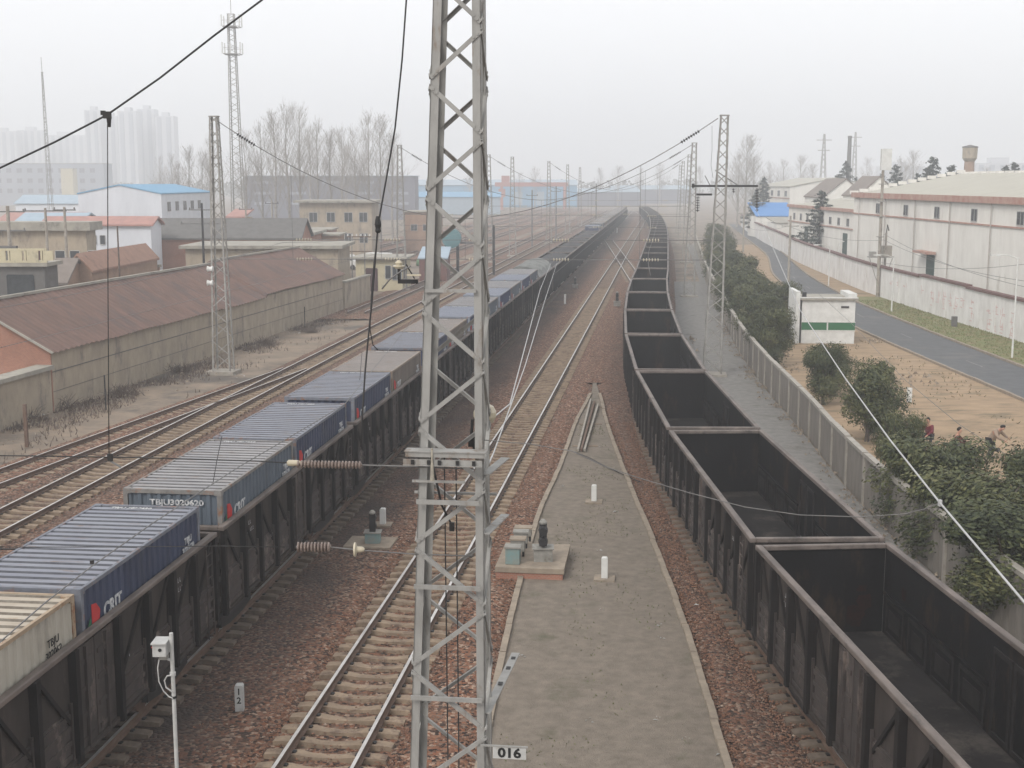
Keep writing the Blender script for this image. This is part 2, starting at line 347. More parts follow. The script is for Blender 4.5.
# loose stones lying on the near ballast
mb = MB()
def stone(x, y, z, s):
    b = len(mb.v); o = [(1,0,0),(0,1,0),(-1,0,0),(0,-1,0),(0,0,1)]
    a = random.uniform(0, 6.28); ca, sa = math.cos(a), math.sin(a)
    for px, py, pz in o:
        px *= random.uniform(.6,1.3); py *= random.uniform(.6,1.3); mb.v.append((x+(px*ca-py*sa)*s, y+(px*sa+py*ca)*s, z+pz*s*.8))
    for t in ((0,1,4),(1,2,4),(2,3,4),(3,0,4)): mb.f.append(tuple(b+i for i in t)); mb.mi.append(0)
for i in range(52000):
    y = 19+random.random()**1.6*42; r = random.random()
    if r < .62: x = random.uniform(fLeft(y)+2.0, isl_l(y)-.1)
    elif r < .88: x = random.uniform(isl_r(y)+.1, fRight(y)-.9)
    else: x = random.uniform(fL1(y)+1.2, fLeft(y)-1.3)
    dm = abs(x-fMid(y))
    if dm < 1.25 and random.random() < .75: continue
    stone(x, y, .07, random.uniform(.018,.042))
struct(mb.build('ballast_stones', M['stones']), 'stuff')

# ------------------------------------------------------------------ railway tracks
def rail_mesh(mb, f, y0, y1, off, z0=.12, seg=6.0):
    prof = [(-.07,0),(.07,0),(.07,.02),(.012,.04),(.012,.13),(.036,.14),(.036,.18),(-.036,.18),(-.036,.14),(-.012,.13),(-.012,.04),(-.07,.02)]
    n = max(1, int((y1-y0)/seg)); np_ = len(prof)
    for i in range(n+1):
        y = y0+(y1-y0)*i/n; a = ang(f, y); nx, ny = math.cos(a), -math.sin(a); b = len(mb.v)
        for px, pz in prof: mb.v.append((f(y)+(off+px)*nx, y+(off+px)*ny, z0+pz))
        if i:
            for k in range(np_): mb.f.append((b-np_+k, b+k, b+(k+1)%np_, b-np_+(k+1)%np_)); mb.mi.append(1 if k == 6 else 0)
sl_me = None
def sleeper_mesh(m, nm):
    mb = MB(); xs = [-1.25,-1.05,-.55,-.3,0,.3,.55,1.05,1.25]; zt = [.10,.125,.125,.085,.075,.085,.125,.125,.10]; wd = [.12,.13,.13,.105,.10,.105,.13,.13,.12]
    for i, x in enumerate(xs):
        b = len(mb.v); t = wd[i]; mb.v += [(x,-t-.02,-.05),(x,t+.02,-.05),(x,t,zt[i]),(x,-t,zt[i])]
        if i:
            for k in range(4): mb.f.append((b-4+k, b+k, b+(k+1)%4, b-4+(k+1)%4)); mb.mi.append(0)
    n = len(mb.v); mb.f += [(0,1,2,3), (n-1,n-2,n-3,n-4)]; mb.mi += [0,0]
    for s in (-.7525,.7525):       # fastenings
        for q in (-.11,.11): mb.box(s+q-.035, s+q+.035, -.05, .05, .124, .155, 1)
    return mb
def track(name_label, f, y0, y1, ys0, dark=False, spacing=.6, ny=100, cat='railway track', ends=True):
    t = thing('railway_track', name_label, cat, (f(y0), y0, 0), 0)
    off = Vector((-f(y0), -y0, 0))
    for s in (-.7525, .7525):
        mb = MB(); rail_mesh(mb, f, y0, y1, s); o = mb.build('rail', [M['rail_side'], M['rail_top']], t, loc=off)
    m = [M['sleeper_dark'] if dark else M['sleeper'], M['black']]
    smb = sleeper_mesh(m, 's'); y = ys0; proto = None; k = 0; rest = MB()
    while y < min(y1, 330):
        a = -ang(f, y)
        if k < ny:
            if proto is None: proto = smb.build('sleeper', m, t); o = proto
            else: o = proto.copy(); C.objects.link(o)
            o.location = (f(y)-f(y0), y-y0, random.uniform(-.006,.006)); o.rotation_euler.z = a+random.uniform(-.008,.008)
        else:
            ca, sa = math.cos(a), math.sin(a); b = len(rest.v)
            far = y > 140
            if far:
                rest.v += [tuple((f(y)-f(y0)+px*ca-py*sa, y-y0+px*sa+py*ca, pz)) for px,py,pz in ((-1.25,-.13,.11),(1.25,-.13,.11),(1.25,.13,.11),(-1.25,.13,.11))]
                rest.f.append((b,b+1,b+2,b+3)); rest.mi.append(0)
            else:
                for px, py, pz in smb.v[:36]: rest.v.append((f(y)-f(y0)+px*ca-py*sa, y-y0+px*sa+py*ca, pz))
                for fc in smb.f[:34]: rest.f.append(tuple(b+i for i in fc)); rest.mi.append(0)
        y += spacing; k += 1
    if rest.v: rest.build('sleepers', m[0], t)['kind'] = 'stuff'
    return t
track('empty open track with pale concrete sleepers and shiny rails between the two freight trains', fMid, 12, 520, 19)
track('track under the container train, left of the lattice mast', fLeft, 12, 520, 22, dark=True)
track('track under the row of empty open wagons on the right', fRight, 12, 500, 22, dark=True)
track('worn track with dark oily sleepers just left of the container train', fL1, 30, 560, 36, dark=False)
track('outermost left siding that merges into its neighbour beside the long shed', fL2, 34, 77.5, 34.5, dark=False, ny=80)
for k, (dx, y0) in enumerate(((-13,190),(-18,190),(-23,200),(-28,210))):
    f = (lambda dx: (lambda y: fL1(y)+dx+.00001*y))(dx)
    track('distant yard track number %s out from the near left track' % ['one','two','three','four'][k], f, y0, 560, y0+1, ny=0, dark=True)
fX1 = spline([(14.25,146),(14.75,158),(16.5,198),(18.3,240),(18.9,254)])
track('diagonal crossover track linking the open line to both trains far ahead', fX1, 147, 252, 148, ny=60)
track('second dark track on the far left, beside the near left track beyond the yellow hut', lambda y: fL1(y)-4.6+.00001*y, 112, 560, 113, dark=True, ny=40)

# ------------------------------------------------------------------ open wagons
HB = 6.46          # half body length
POSTS = [-5.0,-3.72,-2.36,-.92,.92,2.36,3.72,5.0]
def bay_list():
    e = [-HB+.12]+POSTS+[HB-.12]; return [(e[i], e[i+1]) for i in range(len(e)-1)]
def gondola_proto(name):
    t = thing(name, 'x', 'rail wagon')
    fl = MB().box(-1.40,1.40,-HB+.03,HB-.03,1.0,1.08); fl.build('floor', M['coal_floor'], t)
    u = MB().box(-.22,.22,-HB,HB,.62,.98)
    for y in (-5.2,-2.6,0,2.6,5.2): u.box(-1.38,1.38,y-.07,y+.07,.82,.995)
    u.build('underframe', M['black'], t)
    for s in (-1, 1):
        X = lambda a, b: (min(s*a, s*b), max(s*a, s*b))
        mb = MB().box(*X(1.432,1.45),-HB,HB,1.0,3.03).box(*X(1.452,1.53),-HB,HB,.97,1.05); o = mb.build('side_wall', M['coal_out'], t)
        MB().box(*X(1.41,1.430),-HB+.045,HB-.045,1.081,3.028).build('inner_lining', M['coal'], t)
        # mid-height rail inside
        m2 = MB(); m2.box(*X(1.37,1.408),-HB+.1,-.95,1.98,2.05); m2.box(*X(1.37,1.408),.95,HB-.1,1.98,2.05); m2.build('inner_rail', M['coal'], t)
        for y in POSTS: 
            m2 = MB().box(*X(1.452,1.60),y-.075,y+.075,.95,3.03); m2.build('post', M['post_dark'], t)
        for y in (-HB+.06,HB-.06): MB().box(*X(1.452,1.56),y-.07,y+.07,.95,3.03).build('corner_post', M['post_dark'], t)
        for k, (a, b) in enumerate(bay_list()):
            if k == 4: continue
            # diagonal pressed brace, leaning towards the middle of the wagon
            top, bot = (a+.14, b-.16) if k < 4 else (b-.14, a+.16)
            MB().bar((s*1.482,top,2.98),(s*1.482,bot,1.72),.075,.05,up=(s,0,0)).build('brace', M['post_dark'], t)
            MB().bar((s*1.470,top,2.98),(s*1.470,top+(.06 if k<4 else -.06),1.3),.03,.025,up=(s,0,0)).build('rod', M['post_dark'], t)
            d = MB(); y0, y1 = a+.13, b-.13
            if y1-y0 > .5:
                d.box(*X(1.452,1.475),y0,y1,1.06,1.98)
                for z in (1.14,1.40,1.66,1.88): d.box(*X(1.476,1.505),y0+.06,y1-.06,z-.05,z+.05)
                d.box(*X(1.476,1.53),y0,y0+.045,1.04,2.12); d.box(*X(1.476,1.53),y1-.045,y1,1.04,2.12)
                d.build('drop_door', M['door_steel'], t)
                d = MB().box(*X(1.385,1.408),y0,y1,1.10,1.18).box(*X(1.385,1.408),y0,y1,1.86,1.94)
                d.box(*X(1.385,1.408),y0,y0+.07,1.181,1.859).box(*X(1.385,1.408),y1-.07,y1,1.181,1.859); d.box(*X(1.39,1.408),y0+.2,y1-.2,1.32,1.72)
                d.build('inner_door_frame', M['inner'], t)
        for q in (-1, 1):
            d = MB(); y0, y1 = (-.82,-.02) if q < 0 else (.02,.82)
            d.box(*X(1.452,1.48),y0,y1,1.06,2.95)
            for z in (1.15,1.6,2.1,2.6): d.box(*X(1.482,1.50),y0+.08,y1-.1,z,z+.09)
            d.box(*X(1.482,1.54),(y0+y1)/2-.03,(y0+y1)/2+.03,1.0,2.92)
            d.build('side_door', M['door_steel'], t)
            d = MB().box(*X(1.38,1.408),y0+.03,y1-.03,1.12,1.22).box(*X(1.38,1.408),y0+.03,y1-.03,2.7,2.8)
            d.box(*X(1.38,1.408),y0+.03,y0+.11,1.221,2.699).box(*X(1.38,1.408),y1-.11,y1-.03,1.221,2.699)
            d.build('inner_door_frame', M['inner'], t)
    for s in (-1, 1):
        Y = lambda a, b: (min(s*a, s*b), max(s*a, s*b))
        mb = MB().box(-1.41,1.41,*Y(HB-.02,HB),1.0,3.03)
        MB().box(-1.408,1.408,*Y(HB-.04,HB-.022),1.081,3.028).build('inner_lining', M['coal'], t)
        for z in (1.3,1.8,2.3,2.75): mb.box(-1.41,1.41,*Y(HB+.002,HB+.09),z,z+.12)
        mb.build('end_wall', M['coal_out'], t)
        lad = MB(); x0 = 1.50*s
        for yy in (5.62,5.98): lad.box(min(s*1.575,s*1.60), max(s*1.575,s*1.60), s*yy-.02, s*yy+.02, .85, 2.95)
        for k in range(8): lad.box(min(s*1.58,s*1.60)+.0, max(s*1.58,s*1.60), s*5.8-.159, s*5.8+.159, .9+.27*k, .925+.27*k)
        lad.build('ladder', M['door_steel'], t)
        bo = MB()
        for x in (-1.0, 1.0):
            bo.prism([(x-.07,s*4.4-1.15,.30),(x-.07,s*4.4-1.15,.55),(x-.07,s*4.4-.5,.62),(x-.07,s*4.4+.5,.62),(x-.07,s*4.4+1.15,.55),(x-.07,s*4.4+1.15,.30),(x-.07,s*4.4+.5,.22),(x-.07,s*4.4-.5,.22)],(.14,0,0))
        bo.box(-1.0,1.0,s*4.4-.2,s*4.4+.2,.32,.60)
        b = bo.build('bogie', M['black'], t)
        for q in (-.875,.875):
            wl = MB()
            for x in (-.7525,.7525): wl.lathe([(.42,-.065),(.42,.065)],(x,s*4.4+q,.42),16,(1,0,0))
            wl.tube([(-1.0,s*4.4+q,.42),(1.0,s*4.4+q,.42)],.07,8); wl.build('wheelset', M['rail_side'], b)
        MB().box(-.12,.12,*Y(HB,HB+.30),.70,.94).build('coupler', M['black'], t)
    rimb = MB(); z0, z1 = 3.03, 3.14; o_, i_ = 1.55, 1.40
    rimb.box(-o_,-i_,-HB-.04,HB+.04,z0,z1); rimb.box(i_,o_,-HB-.04,HB+.04,z0,z1)
    rimb.box(-i_,i_,-HB-.04,-HB+.10,z0,z1); rimb.box(-i_,i_,HB-.10,HB+.04,z0,z1)
    r = rimb.build('top_rim', M['rim'], t)
    bv = r.modifiers.new('b','BEVEL'); bv.width = .022; bv.segments = 2
    st = MB()
    for s in (-1, 1):
        for (y, z, n) in ((-4.3,2.62,4),(-4.3,2.42,6),(4.3,2.62,4),(4.3,2.42,6),(1.65,1.95,3)):
            for k in range(n):
                yy = y-.3+k*.11; xx = s*1.4515
                st.box(min(xx,xx+s*.002),max(xx,xx+s*.002),yy,yy+.07*random.uniform(.5,1),z,z+.012); st.box(min(xx,xx+s*.002),max(xx,xx+s*.002),yy,yy+.015,z+.0125,z+.10)
    st.build('stencil_marking', M['mark'], t)
    return t
def gondola_far_proto(name):
    t = thing(name, 'x', 'rail wagon')
    mb = MB()
    for s in (-1, 1):
        X = lambda a, b: (min(s*a, s*b), max(s*a, s*b))
        mb.box(*X(1.41,1.45),-HB,HB,.95,3.03)
        for y in POSTS+[-HB+.08,HB-.08]: mb.box(*X(1.452,1.60),y-.085,y+.085,.90,3.03)
        mb.box(-1.41,1.41,s*HB-.02,s*HB+.02,1.0,3.03)
        mb.box(-.95,.95,s*4.4-1.3,s*4.4+1.3,.05,.8)
    mb.build('body', M['coal'], t)
    MB().box(-1.40,1.40,-HB+.03,HB-.03,1.0,1.08).build('floor', M['coal_floor'], t)
    rimb = MB(); z0, z1 = 3.03, 3.14; o_, i_ = 1.55, 1.40
    rimb.box(-o_,-i_,-HB-.04,HB+.04,z0,z1); rimb.box(i_,o_,-HB-.04,HB+.04,z0,z1)
    rimb.box(-i_,i_,-HB-.04,-HB+.10,z0,z1); rimb.box(-i_,i_,HB-.10,HB+.04,z0,z1)
    rimb.build('top_rim', M['rim'], t)
    return t
ORD = ['nearest','second','third','fourth','fifth','sixth','seventh','eighth','ninth','tenth','eleventh','twelfth','thirteenth','fourteenth','fifteenth','sixteenth','seventeenth','eighteenth','nineteenth','twentieth','twenty-first','twenty-second','twenty-third','twenty-fourth','twenty-fifth','twenty-sixth','twenty-seventh','twenty-eighth','twenty-ninth','thirtieth','thirty-first','thirty-second']
near_p = gondola_proto('open_wagon'); far_p = gondola_far_proto('open_wagon')
used = {'n': False, 'f': False}
def place_wagon(f, y0, label, group, far):
    # y0 = near end of the coupling length
    a = Vector((f(y0), y0)); y1 = y0+13.44
    for _ in range(3): y1 = y0+13.44*math.cos(math.atan2(f(y1)-a.x, y1-y0))
    b = Vector((f(y1), y1)); c = (a+b)/2; rz = -math.atan2(b.x-a.x, b.y-a.y)
    key = 'f' if far else 'n'; p = far_p if far else near_p
    if not used[key]:
        used[key] = True; p.location = (c.x,c.y,RT); p.rotation_euler.z = rz; p['label'] = label; p['group'] = group; o = p
    else: o = dup(p, (c.x,c.y,RT), rz, label, group)
    return o, y1, c, rz
RW = []; y = 14.85
for k in range(31):
    lab = '%s empty open wagon of the right-hand freight train, black coal-stained inside' % ORD[k].capitalize() if k else 'Nearest empty open wagon of the right-hand train, cut by the picture corner, rusty patches inside'
    o, y, c, rz = place_wagon(fRight, y, lab, 'empty open coal wagons of the right-hand train', k > 8)
    RW.append((c, rz))
# rust patches inside the nearest wagon
M['rust'] = mat('rust_patch', (.030,.011,.009), (.012,.010,.010), scale=4, sharp=.2, rough=.95, spec=.03)
LW = []; y = 16.05
load = {}
for k in range(28):
    lab = '%s open wagon of the left-hand freight train' % ORD[k].capitalize()
    lab += ' carrying containers' if (k < 7 or k >= 15) else (' with an arched tarpaulin' if k in (7,8) else ' heaped with coal')
    o, y, c, rz = place_wagon(fLeft, y, lab, 'loaded open wagons of the left-hand train', k > 7)
    LW.append((c, rz))

# ------------------------------------------------------------------ containers
def cont_mats(tag_, side, side2, roof, roof2, trim):
    ms = mat('container_side_'+tag_, side, side2, scale=1.2, rough=.6, c3=tuple(x*.55+.03 for x in side), s3=1.2, t3=.62, stretch=(1,1,.35), rand=True)
    mr = mat('container_roof_'+tag_, roof, roof2, scale=1.3, rough=.7, c3=(roof2[0]*.8+.04,roof2[1]*.62+.02,roof2[2]*.5), s3=2.4, t3=.62, stretch=(.5,1.6,1), rand=True, sharp=.22)
    mt = mat('container_trim_'+tag_, trim, tuple(x*.7 for x in trim), scale=5, rough=.6, c3=(.20,.09,.045), s3=2.6, t3=.60, rand=True)
    mg = mat('container_groove_'+tag_, tuple(x*.42 for x in roof), tuple(x*.36 for x in roof2), scale=3, rough=.8, rand=True)  # darker roof grooves: gathered dirt, plus corrugation shade painted into the colour
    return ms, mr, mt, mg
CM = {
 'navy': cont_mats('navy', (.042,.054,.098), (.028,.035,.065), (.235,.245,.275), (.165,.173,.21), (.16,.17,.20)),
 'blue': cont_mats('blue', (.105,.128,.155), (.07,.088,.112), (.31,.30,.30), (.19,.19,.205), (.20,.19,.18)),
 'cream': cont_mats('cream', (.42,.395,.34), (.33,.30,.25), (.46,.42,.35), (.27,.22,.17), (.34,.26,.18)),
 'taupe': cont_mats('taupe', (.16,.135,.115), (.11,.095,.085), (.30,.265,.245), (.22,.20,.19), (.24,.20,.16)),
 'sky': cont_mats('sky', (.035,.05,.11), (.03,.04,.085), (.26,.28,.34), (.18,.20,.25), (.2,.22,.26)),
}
CH = 2.82; CZ = 1.085
def corr(mb, axis, fixed, a0, a1, z0, z1, period, depth, sgn):
    # corrugated sheet running along 'y' (side) or 'x' (end), trapezoid ribs pressed inwards
    n = max(1, round((a1-a0)/period)); p = (a1-a0)/n; pts = []
    for i in range(n):
        s = a0+i*p; pts += [(s,0),(s+.28*p,0),(s+.42*p,depth),(s+.78*p,depth),(s+.92*p,0)]
    pts.append((a1,0)); b = len(mb.v)
    for (a, d) in pts:
        q = fixed-sgn*d
        for z in (z0,z1): mb.v.append((q,a,z) if axis == 'y' else (a,q,z))
    for i in range(len(pts)-1): mb.f.append((b+2*i,b+2*i+2,b+2*i+3,b+2*i+1)); mb.mi.append(0)
def container_proto(kind):
    ms, mr, mt, mg = CM[kind]; hw, hl = 1.215, 3.025; z0, z1 = CZ, CZ+CH
    t = thing('shipping_container', 'x', 'container')
    for s in (-1, 1):
        mb = MB(); corr(mb, 'y', s*(hw-.02), -hl+.12, hl-.12, z0+.14, z1-.08, .275, .036, s); mb.build('side_panel', ms, t)
    mb = MB(); n = 19; p = (2*hl-.16)/n; b = 0; pts = []
    for i in range(n):
        a = -hl+.08+i*p; pts += [(a,0),(a+.5*p,0),(a+.58*p,-.04),(a+.86*p,-.04),(a+.94*p,0)]
    pts.append((hl-.08,0))
    for a, d in pts: mb.v += [(-hw+.06,a,z1-.012+d),(hw-.06,a,z1-.012+d)]
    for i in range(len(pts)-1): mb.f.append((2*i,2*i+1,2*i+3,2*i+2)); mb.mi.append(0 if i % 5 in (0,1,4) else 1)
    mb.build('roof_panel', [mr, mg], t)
    mb = MB(); corr(mb, 'x', -hl+.03, -hw+.12, hw-.12, z0+.14, z1-.1, .24, .045, -1); mb.build('end_panel', ms, t)
    for s in (-1, 1):
        mb = MB().box(min(s*.01,s*(hw-.12)),max(s*.01,s*(hw-.12)),hl-.06,hl-.02,z0+.14,z1-.1)
        dr = mb.build('door', ms, t)
        for x in (.25,.85): MB().tube([(s*x,hl+.0,z0+.1),(s*x,hl+.0,z1-.1)],.02,6).build('lock_rod', M['steel_far'], dr)
    fr = MB()
    for sx in (-1,1):
        xa, xb = sorted((sx*hw, sx*(hw-.11)))
        for sy in (-1,1):
            ya, yb = sorted((sy*hl, sy*(hl-.11))); fr.box(xa,xb,ya,yb,z0+.12,z1-.12)
        xa, xb = sorted((sx*hw, sx*(hw-.065))); fr.box(xa,xb,-hl+.17,hl-.17,z1-.075,z1-.002); fr.box(xa,xb,-hl+.17,hl-.17,z0,z0+.14)
    for sy in (-1,1):
        ya, yb = sorted((sy*hl, sy*(hl-.075))); fr.box(-hw+.17,hw-.17,ya,yb,z1-.10,z1-.002); fr.box(-hw+.17,hw-.17,ya,yb,z0,z0+.14)
    fr.build('frame', mt, t)
    for sx in (-1,1):
        for sy in (-1,1):
            for zz in (z0,z1-.118):
                MB().box(sx*hw-(.178 if sx>0 else 0),sx*hw+(0 if sx>0 else .178),sy*hl-(.162 if sy>0 else 0),sy*hl+(0 if sy>0 else .162),zz,zz+.118+(.004 if zz>z0 else 0)).build('corner_casting', mt, t)
    # printed marks: company sign low on the side near the camera end, numbers on end, roof and door end of the side
    X = hw-.012
    if kind != 'cream':
        lz = z0+1.95
        k = MB().prism([(X,-hl+.42,lz+.02),(X,-hl+.72,lz+.02),(X,-hl+.78,lz+.25),(X,-hl+.62,lz+.42),(X,-hl+.42,lz+.45)],(.004,0,0)); k.build('emblem', M['red'], t)
        k = MB().prism([(X,-hl+.2,lz-.30),(X,-hl+.45,lz-.30),(X,-hl+.56,lz-.16),(X,-hl+.45,lz-.02),(X,-hl+.2,lz-.02)],(.004,0,0)); k.build('emblem', M['red'], t)
        k = MB().prism([(X,-hl+.2,lz+.01),(X,-hl+.38,lz+.01),(X,-hl+.38,lz+.24)],(.004,0,0)); k.build('emblem', M['green'], t)
        text('CRIT', .38, M['mark'], t, face_mw((X+.003,-hl+1.34,lz+.14),(0,1,0),(0,0,1)), 'lettering', bold=.012)
        text('TBJU\n3020620\n22G1', .20, M['mark'], t, face_mw((X+.003,hl-.72,z0+2.05),(0,1,0),(0,0,1)), 'lettering', bold=.006)
        text('TBJU3020620', .19, M['mark'], t, face_mw((.10,-hl+.022,z0+2.50),(1,0,0),(0,0,1)) @ Matrix.Scale(1.25,4,(1,0,0)), 'lettering', bold=.006)
        text('TBJU 3020620', .16, M['mark'], t, face_mw((-.25,hl-.30,z1+.002),(1,0,0),(0,1,0)), 'lettering', bold=.004)
    else:
        text('TBJU\n302062\n22', .20, M['ink'], t, face_mw((X+.003,hl-.85,z0+2.05),(0,1,0),(0,0,1)), 'lettering', bold=0)
    return t
protos = {}
def place_container(kind, wi, end, label, group='freight containers on the left-hand train'):
    c, rz = LW[wi]; oy = 3.15*end + (-.35 if wi == 0 else .05); dxo = 0
    loc = Vector((c.x,c.y,RT)) + Matrix.Rotation(rz,3,'Z') @ Vector((.17+dxo, oy, 0))
    if kind not in protos:
        p = container_proto(kind); protos[kind] = p; p.location = loc; p.rotation_euler.z = rz; p['label'] = label; p['group'] = group; return p
    return dup(protos[kind], loc, rz, label, group)
place_container('cream', 0, -1, 'Cream container with rusty ribbed roof and orange rusted corner, nearest in the left train')
place_container('navy', 0, 1, 'Navy container with ribbed bluish roof between the cream one and the wagon gap')
place_container('blue', 1, -1, 'Weathered grey-blue container with white numbers across its near end')
place_container('navy', 1, 1, 'Navy container directly behind the one with white numbers on its end')
place_container('navy', 2, -1, 'Navy container at the near end of the third wagon, beyond the insulator string')
place_container('taupe', 2, 1, 'Brown-grey container with tan side, the first of its colour in the left train')
place_container('navy', 3, -1, 'Navy container right behind the brown-grey one, left of the lattice mast')
place_container('taupe', 3, 1, 'Brown-grey container seen through the lattice mast, the second of its colour')
place_container('sky', 4, -1, 'Bright blue container seen through the mast, nearest of the bright blue ones')
place_container('blue', 4, 1, 'Grey-roofed container behind the nearest bright blue one')
place_container('sky', 5, -1, 'Bright blue container at the near end of the sixth wagon')
place_container('blue', 5, 1, 'Grey-roofed container at the far end of the sixth wagon')
place_container('sky', 6, -1, 'Bright blue container two places in front of the arched tarpaulin')
place_container('blue', 6, 1, 'Grey-blue roofed container directly in front of the arched tarpaulin')
place_container('sky', 15, -1, 'Lone bright blue container after the dark coal wagons, far down the left train')
nm = 0
for wi in range(16, 28):
    for e in (-1, 1):
        place_container('taupe' if (wi+e) % 3 else 'blue', wi, e, 'Pale-roofed container far down the left train, %s of the distant run' % (ORD[nm] if nm else 'first'), 'distant pale-roofed containers of the left train'); nm += 1
# tarpaulins and coal heaps
M['tarp'] = mat('grey_tarpaulin', (.17,.175,.165), (.10,.105,.10), scale=1.6, rough=.6, bump=.5, bscale=5)
M['coal_load'] = mat('coal_load', (.04,.04,.042), (.022,.022,.024), scale=4, bump=1, bscale=12)
def heap(wi, arched):
    c, rz = LW[wi]; mb = MB(); nx, ny = 10, 26
    for j in range(ny+1):
        y = -6.3+12.6*j/ny
        for i in range(nx+1):
            u = -1+2*i/nx; x = u*(1.46 if arched else 1.38)
            e = 1-abs(y/6.3)**8
            z = 3.12+(.95*math.sqrt(max(0,1-u*u))*(.75+.25*math.cos(y*2.0)) if arched else (.28*(1-u*u)*e-.22)) + (.05 if arched else .1)*noise.noise(Vector((x*1.5,y*1.2,wi)))
            mb.v.append((x,y,z))
        if j:
            b = (j-1)*(nx+1)
            for i in range(nx): mb.f.append((b+i,b+i+1,b+nx+2+i,b+nx+1+i)); mb.mi.append(0)
    if arched:
        for j in (0, ny):
            b = j*(nx+1); mb.f.append(tuple(b+i for i in range(nx+1))); mb.mi.append(0)
    o = mb.build('tarpaulin_load' if arched else 'coal_heap', M['tarp'] if arched else M['coal_load'], smooth=not arched, loc=(c.x,c.y,RT), rotz=rz)
    tag(o, ('%s arched grey tarpaulin over a wagon load' % ('Nearer' if wi == 7 else 'Farther')) if arched else 'Dark heap of coal in the %s wagon of the left train' % ORD[wi], 'tarpaulin' if arched else 'coal heap', 'loads on the left train')
heap(7, True)
for k in range(8, 15): heap(k, False)
heap_c, heap_rz = LW[8]
# rust stains as part of the nearest right wagon: thin flakes on its inner end wall and side wall
nw = [o for o in C.objects if o.get('label','').startswith('Nearest empty open wagon')][0]
for (x, y, z, r_, ax) in ((1.0,6.415,1.75,.22,'y'),(.75,6.415,1.5,.28,'y'),(1.404,5.2,2.35,.14,'x'),(1.404,3.1,1.6,.10,'x'),(.9,6.415,2.1,.12,'y')):
    pts = []
    for k in range(11):
        a = 2*math.pi*k/11; q = r_*random.uniform(.5,1.2)
        pts.append((x+math.cos(a)*q, y-.003, z+math.sin(a)*q) if ax == 'y' else (x-.001, y+math.cos(a)*q, z+math.sin(a)*q))
    MB().prism(pts if ax == 'x' else pts[::-1], (0,.002,0) if ax == 'y' else (.002,0,0)).build('rust_patch', M['rust'], nw)

# ------------------------------------------------------------------ lattice masts
def angle_leg(mb, a, b, w, t, sx, sy):
    # L section: two thin flanges
    a = Vector(a); b = Vector(b)
    for (dx, dy) in ((w, t), (t, w)):
        c = []
        for p in (a, b): c.append([(p.x, p.y, p.z), (p.x+sx*dx, p.y, p.z), (p.x+sx*dx, p.y+sy*dy, p.z), (p.x, p.y+sy*dy, p.z)])
        if sx*sy < 0: c = [x[::-1] for x in c]
        mb.quad_box(c[0]+c[1])
def lattice(name, label, loc, H, bw, bd, tw, td, m, rotz, group, top_off=(0,0), n=18, leg=.11, single=False, lw=.055, fine=False):
    t = thing(name, label, 'lattice mast', loc, rotz, group)
    def cor(sx, sy, z):
        q = z/H; return Vector((sx*(bw+(tw-bw)*q)/2+top_off[0]*q, sy*(bd+(td-bd)*q)/2+top_off[1]*q, z))
    for sx in (-1,1):
        for sy in (-1,1):
            mb = MB(); angle_leg(mb, cor(sx,sy,0), cor(sx,sy,H), leg, .014, -sx, -sy)
            mb.build('leg', m, t)
    zs = [0]; 
    ratio = .975
    h0 = H*(1-ratio)/(1-ratio**n); z = 0
    for i in range(n): z += h0*ratio**i; zs.append(z)
    for fi, (c0, c1, nv) in enumerate((((-1,-1),(1,-1),(0,-1)), ((-1,1),(1,1),(0,1)), ((-1,-1),(-1,1),(-1,0)), ((1,-1),(1,1),(1,0)))):
        mb = MB()
        for i in range(n):
            fl = (i+fi) % 2
            a = cor(*(c1 if fl else c0), zs[i]+.05); b = cor(*(c0 if fl else c1), zs[i+1]-.05)
            o = Vector((nv[0], nv[1], 0))*.012; mb1 = MB() if fine else mb
            mb1.bar(a+o, b+o, lw, .012, up=nv+(0,) if False else (nv[0],nv[1],0))
            if fine:
                # the standing flange of the angle iron
                ins = Vector((nv[0],nv[1],0))*-.02; mb1.bar(a+o+ins+Vector((0,0,lw/2)), b+o+ins+Vector((0,0,lw/2)), .010, .04, up=(nv[0],nv[1],0))
                dd2 = (b-a).normalized(); tz = Vector((nv[0],nv[1],0))*.022
                for e_ in (a+dd2*.05, a+dd2*.11, b-dd2*.05, b-dd2*.11): mb1.bar(e_+o, e_+o+tz*.7, .026, .026, up=(0,0,1))
                mb1.build('brace', m, t)
        if not fine: mb.build('lacing', m, t)
    mb = MB()
    for (zz) in ((H-.03,) if not fine else (H-.03,)):
        a,b,c,d = cor(-1,-1,zz),cor(1,-1,zz),cor(1,1,zz),cor(-1,1,zz)
        for p,q_ in ((a,b),(b,c),(c,d),(d,a)): mb.bar(p,q_,.08,.06)
    mb.build('cap_frame', m, t)
    MB().box(-bw*.75,bw*.75,-bd*.9,bd*.9,-.35,.06).build('footing', M['concrete'], t)
    return t, cor
ROT = -math.atan(SL)
mast, mcor = lattice('lattice_mast', 'Tall grey lattice mast rising through the middle of the picture, with number plate', (-.85,15.75,.12), 14.9, 1.14, .72, .50, .40, M['steel'], ROT, 'catenary masts', top_off=(.26,0), n=20, leg=.105, lw=.052, fine=True)
